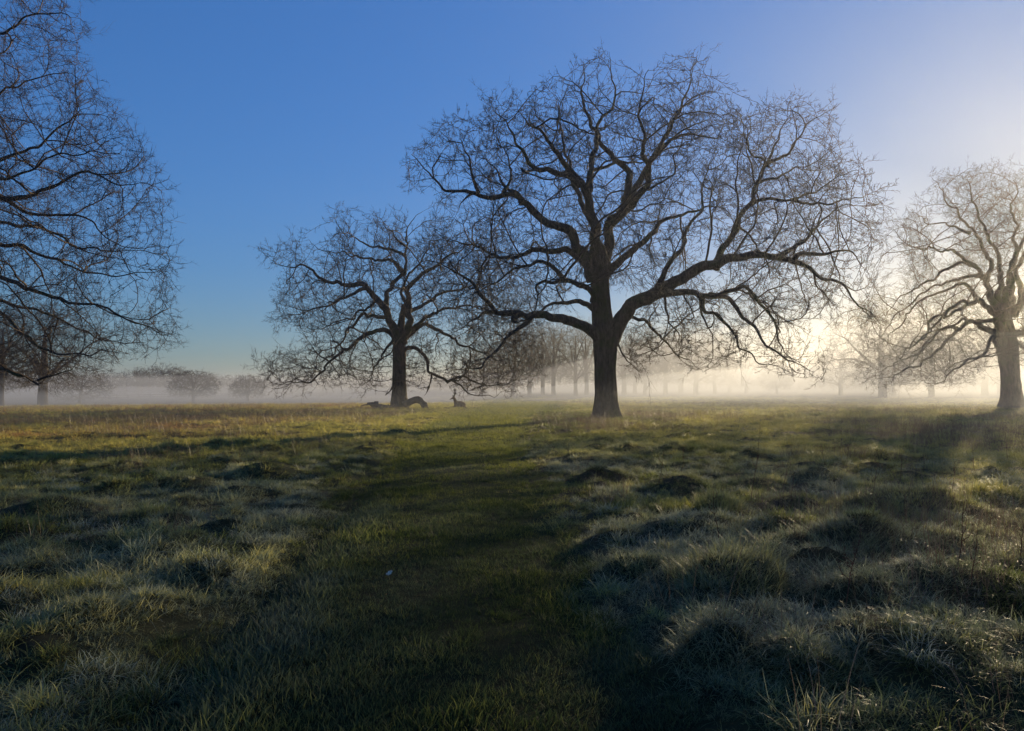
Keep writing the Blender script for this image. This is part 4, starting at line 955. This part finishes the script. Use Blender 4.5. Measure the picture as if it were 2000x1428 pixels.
def contrail():
    P = np.array([pix(u, v, 6000.) for u, v in ((330, 429.5), (340, 431.6), (352, 434), (364, 436.6))])
    tb = Tubes(); tb.add(P - P[0], [1.5, 4, 5, 2], 10)
    m, nt, N = new_mat('vapour'); d = N('ShaderNodeBsdfDiffuse'); d.inputs[0].default_value = (.8, .8, .8, 1); t = N('ShaderNodeBsdfTransparent'); x = N('ShaderNodeMixShader'); x.inputs[0].default_value = .8
    nt.links.new(d.outputs[0], x.inputs[1]); nt.links.new(t.outputs[0], x.inputs[2]); o = N('ShaderNodeOutputMaterial'); nt.links.new(x.outputs[0], o.inputs[0])
    o = link('vapour_trail', tb.mesh('vapour_trail'), m); o.location = P[0]; tag(o, 'tiny faint white vapour trail high in the blue sky', 'vapour trail')
contrail()

# ------------------------------------------------------------------ air
def volume_mat(name, dens, col, g):
    m, nt, N = new_mat(name)
    v = N('ShaderNodeVolumePrincipled'); v.inputs['Color'].default_value = (*col, 1); v.inputs['Density'].default_value = dens; v.inputs['Anisotropy'].default_value = g
    o = N('ShaderNodeOutputMaterial'); nt.links.new(v.outputs[0], o.inputs['Volume'])
    return m
def air(ztop, ext, dens, g, label, zbot=-6):
    V = [(a * ext, b * ext, c) for c in (zbot, ztop) for a, b in ((-1, -1), (1, -1), (1, 1), (-1, 1))]
    me = mesh_quads('haze', V, [(3, 2, 1, 0), (4, 5, 6, 7), (0, 1, 5, 4), (1, 2, 6, 5), (2, 3, 7, 6), (3, 0, 4, 7)], False)
    o = link('haze', me, volume_mat('haze', dens, (.8, .8, .81), g)); tag(o, label, kind='stuff')
    return o
air(22, 1700, .0007, .74, 'thin morning haze filling the air over the whole meadow')
def mist_bank(r_in, prof, dens, g, seed, label):
    """a closed bank of ground mist: its top rises out of the ground at r_in and undulates gently"""
    rr = np.concatenate([np.linspace(r_in, 160, 34), np.geomspace(170, 1650, 24)]); na = 260; aa = np.arange(na) * 2 * PI / na
    R, A = np.meshgrid(rr, aa, indexing='ij'); X = R * np.sin(A); Y = R * np.cos(A)
    side = .5 + 1.2 * sstep(math.radians(-2), math.radians(19), np.where(Y > 0, A - 2 * PI * (A > PI), np.where(X > 0, PI / 2, -PI / 2)))
    hp = np.interp(R, prof[0], prof[1]); top = np.where(hp > 0, hp * side, hp) + (fbm(X, Y, 30, seed) - .5) * 2.6 * np.clip((R - r_in) / 50, 0, 1); top[0] = -4; bot = np.full_like(top, -8); bot[0] = -4.0
    n = len(rr); V = np.concatenate([np.stack([X, Y, top], -1).reshape(-1, 3), np.stack([X, Y, bot], -1)[1:].reshape(-1, 3)])
    i, j = np.meshgrid(np.arange(n - 1), np.arange(na), indexing='ij'); jn = (j + 1) % na
    def bi(i, j): return np.where(i == 0, j, n * na + (i - 1) * na + j)
    Q = [np.stack([i * na + j, (i + 1) * na + j, (i + 1) * na + jn, i * na + jn], -1).reshape(-1, 4),
         np.stack([bi(i, j), bi(i, jn), bi(i + 1, jn), bi(i + 1, j)], -1).reshape(-1, 4)]
    j = np.arange(na); jn = (j + 1) % na; e = np.full(na, n - 1)
    Q.append(np.stack([e * na + j, bi(e, j), bi(e, jn), e * na + jn], -1))
    me = mesh_quads('haze', V, np.concatenate(Q)[:, ::-1], False)
    tag(link('haze', me, volume_mat('haze', dens, (.52, .55, .61), g)), label, kind='stuff')
mist_bank(46, ([46, 60, 80, 120, 300, 1700], [-4, .2, 1.7, 3.0, 3.6, 6]), .0092, .55, 21, 'dense low bank of ground mist beyond the oaks')
mist_bank(10, ([10, 20, 45, 90, 140, 300, 1700], [-4, .4, 2.5, 5.5, 8, 9, 12]), .0042, .45, 25, 'thin upper part of the ground mist among the oaks')

# ------------------------------------------------------------------ light, sky, camera
w = bpy.data.worlds.new('World'); scene.world = w; w.use_nodes = True
nt = w.node_tree; nt.nodes.clear()
sky = nt.nodes.new('ShaderNodeTexSky'); sky.sky_type = 'NISHITA'; sky.sun_disc = False
sky.sun_elevation = SUN_EL; sky.sun_rotation = SUN_AZ; sky.altitude = 0; sky.air_density = 1.0; sky.dust_density = .45; sky.ozone_density = 4.6
bg = nt.nodes.new('ShaderNodeBackground'); bg.inputs[1].default_value = .15
wo = nt.nodes.new('ShaderNodeOutputWorld'); bw = nt.nodes.new('ShaderNodeRGBToBW'); nt.links.new(sky.outputs[0], bw.inputs[0])
k1 = nt.nodes.new('ShaderNodeMath'); k1.operation = 'MULTIPLY_ADD'; k1.inputs[1].default_value = .48; k1.inputs[2].default_value = 1; nt.links.new(bw.outputs[0], k1.inputs[0])
k2 = nt.nodes.new('ShaderNodeVectorMath'); k2.operation = 'DIVIDE'; nt.links.new(sky.outputs[0], k2.inputs[0]); nt.links.new(k1.outputs[0], k2.inputs[1])
hs = nt.nodes.new('ShaderNodeHueSaturation'); hs.inputs['Hue'].default_value = .501; hs.inputs['Saturation'].default_value = 1.06; nt.links.new(k2.outputs[0], hs.inputs['Color'])
mv = nt.nodes.new('ShaderNodeVectorMath'); mv.operation = 'MULTIPLY'; mv.inputs[1].default_value = (.80, .92, 1.10); nt.links.new(hs.outputs[0], mv.inputs[0]); nt.links.new(mv.outputs[0], bg.inputs[0]); nt.links.new(bg.outputs[0], wo.inputs[0])
sl = bpy.data.lights.new('sun', 'SUN'); sl.energy = 5.0; sl.angle = math.radians(.53); sl.color = (1, .79, .48)
so = bpy.data.objects.new('sun', sl); COL.objects.link(so)
sd = Vector((math.sin(SUN_AZ) * math.cos(SUN_EL), math.cos(SUN_AZ) * math.cos(SUN_EL), math.sin(SUN_EL)))
so.rotation_euler = (-sd).to_track_quat('-Z', 'Y').to_euler(); so.location = sd * 60
cd = bpy.data.cameras.new('camera'); cam = bpy.data.objects.new('camera', cd); COL.objects.link(cam)
cd.sensor_fit = 'HORIZONTAL'; cd.sensor_width = 36; cd.lens = 36 * F / 2000; cd.clip_start = .05; cd.clip_end = 20000
cam.location = (0, 0, EYE); cam.rotation_euler = (PI / 2 + PITCH, 0, 0)
scene.camera = cam
scene.view_settings.view_transform = 'Standard'; scene.view_settings.look = 'None'; scene.view_settings.exposure = .78; scene.view_settings.gamma = 1
scene.render.engine = 'CYCLES'
cy = scene.cycles
cy.max_bounces = 6; cy.diffuse_bounces = 2; cy.glossy_bounces = 2; cy.transmission_bounces = 3; cy.volume_bounces = 1; cy.transparent_max_bounces = 8
cy.use_adaptive_sampling = True; cy.adaptive_threshold = .006
cy.sample_clamp_indirect = 4
cy.use_denoising = True
try: cy.denoiser = 'OPENIMAGEDENOISE'
except Exception: pass
print('script done', round(time.time() - T0, 1), flush=True)
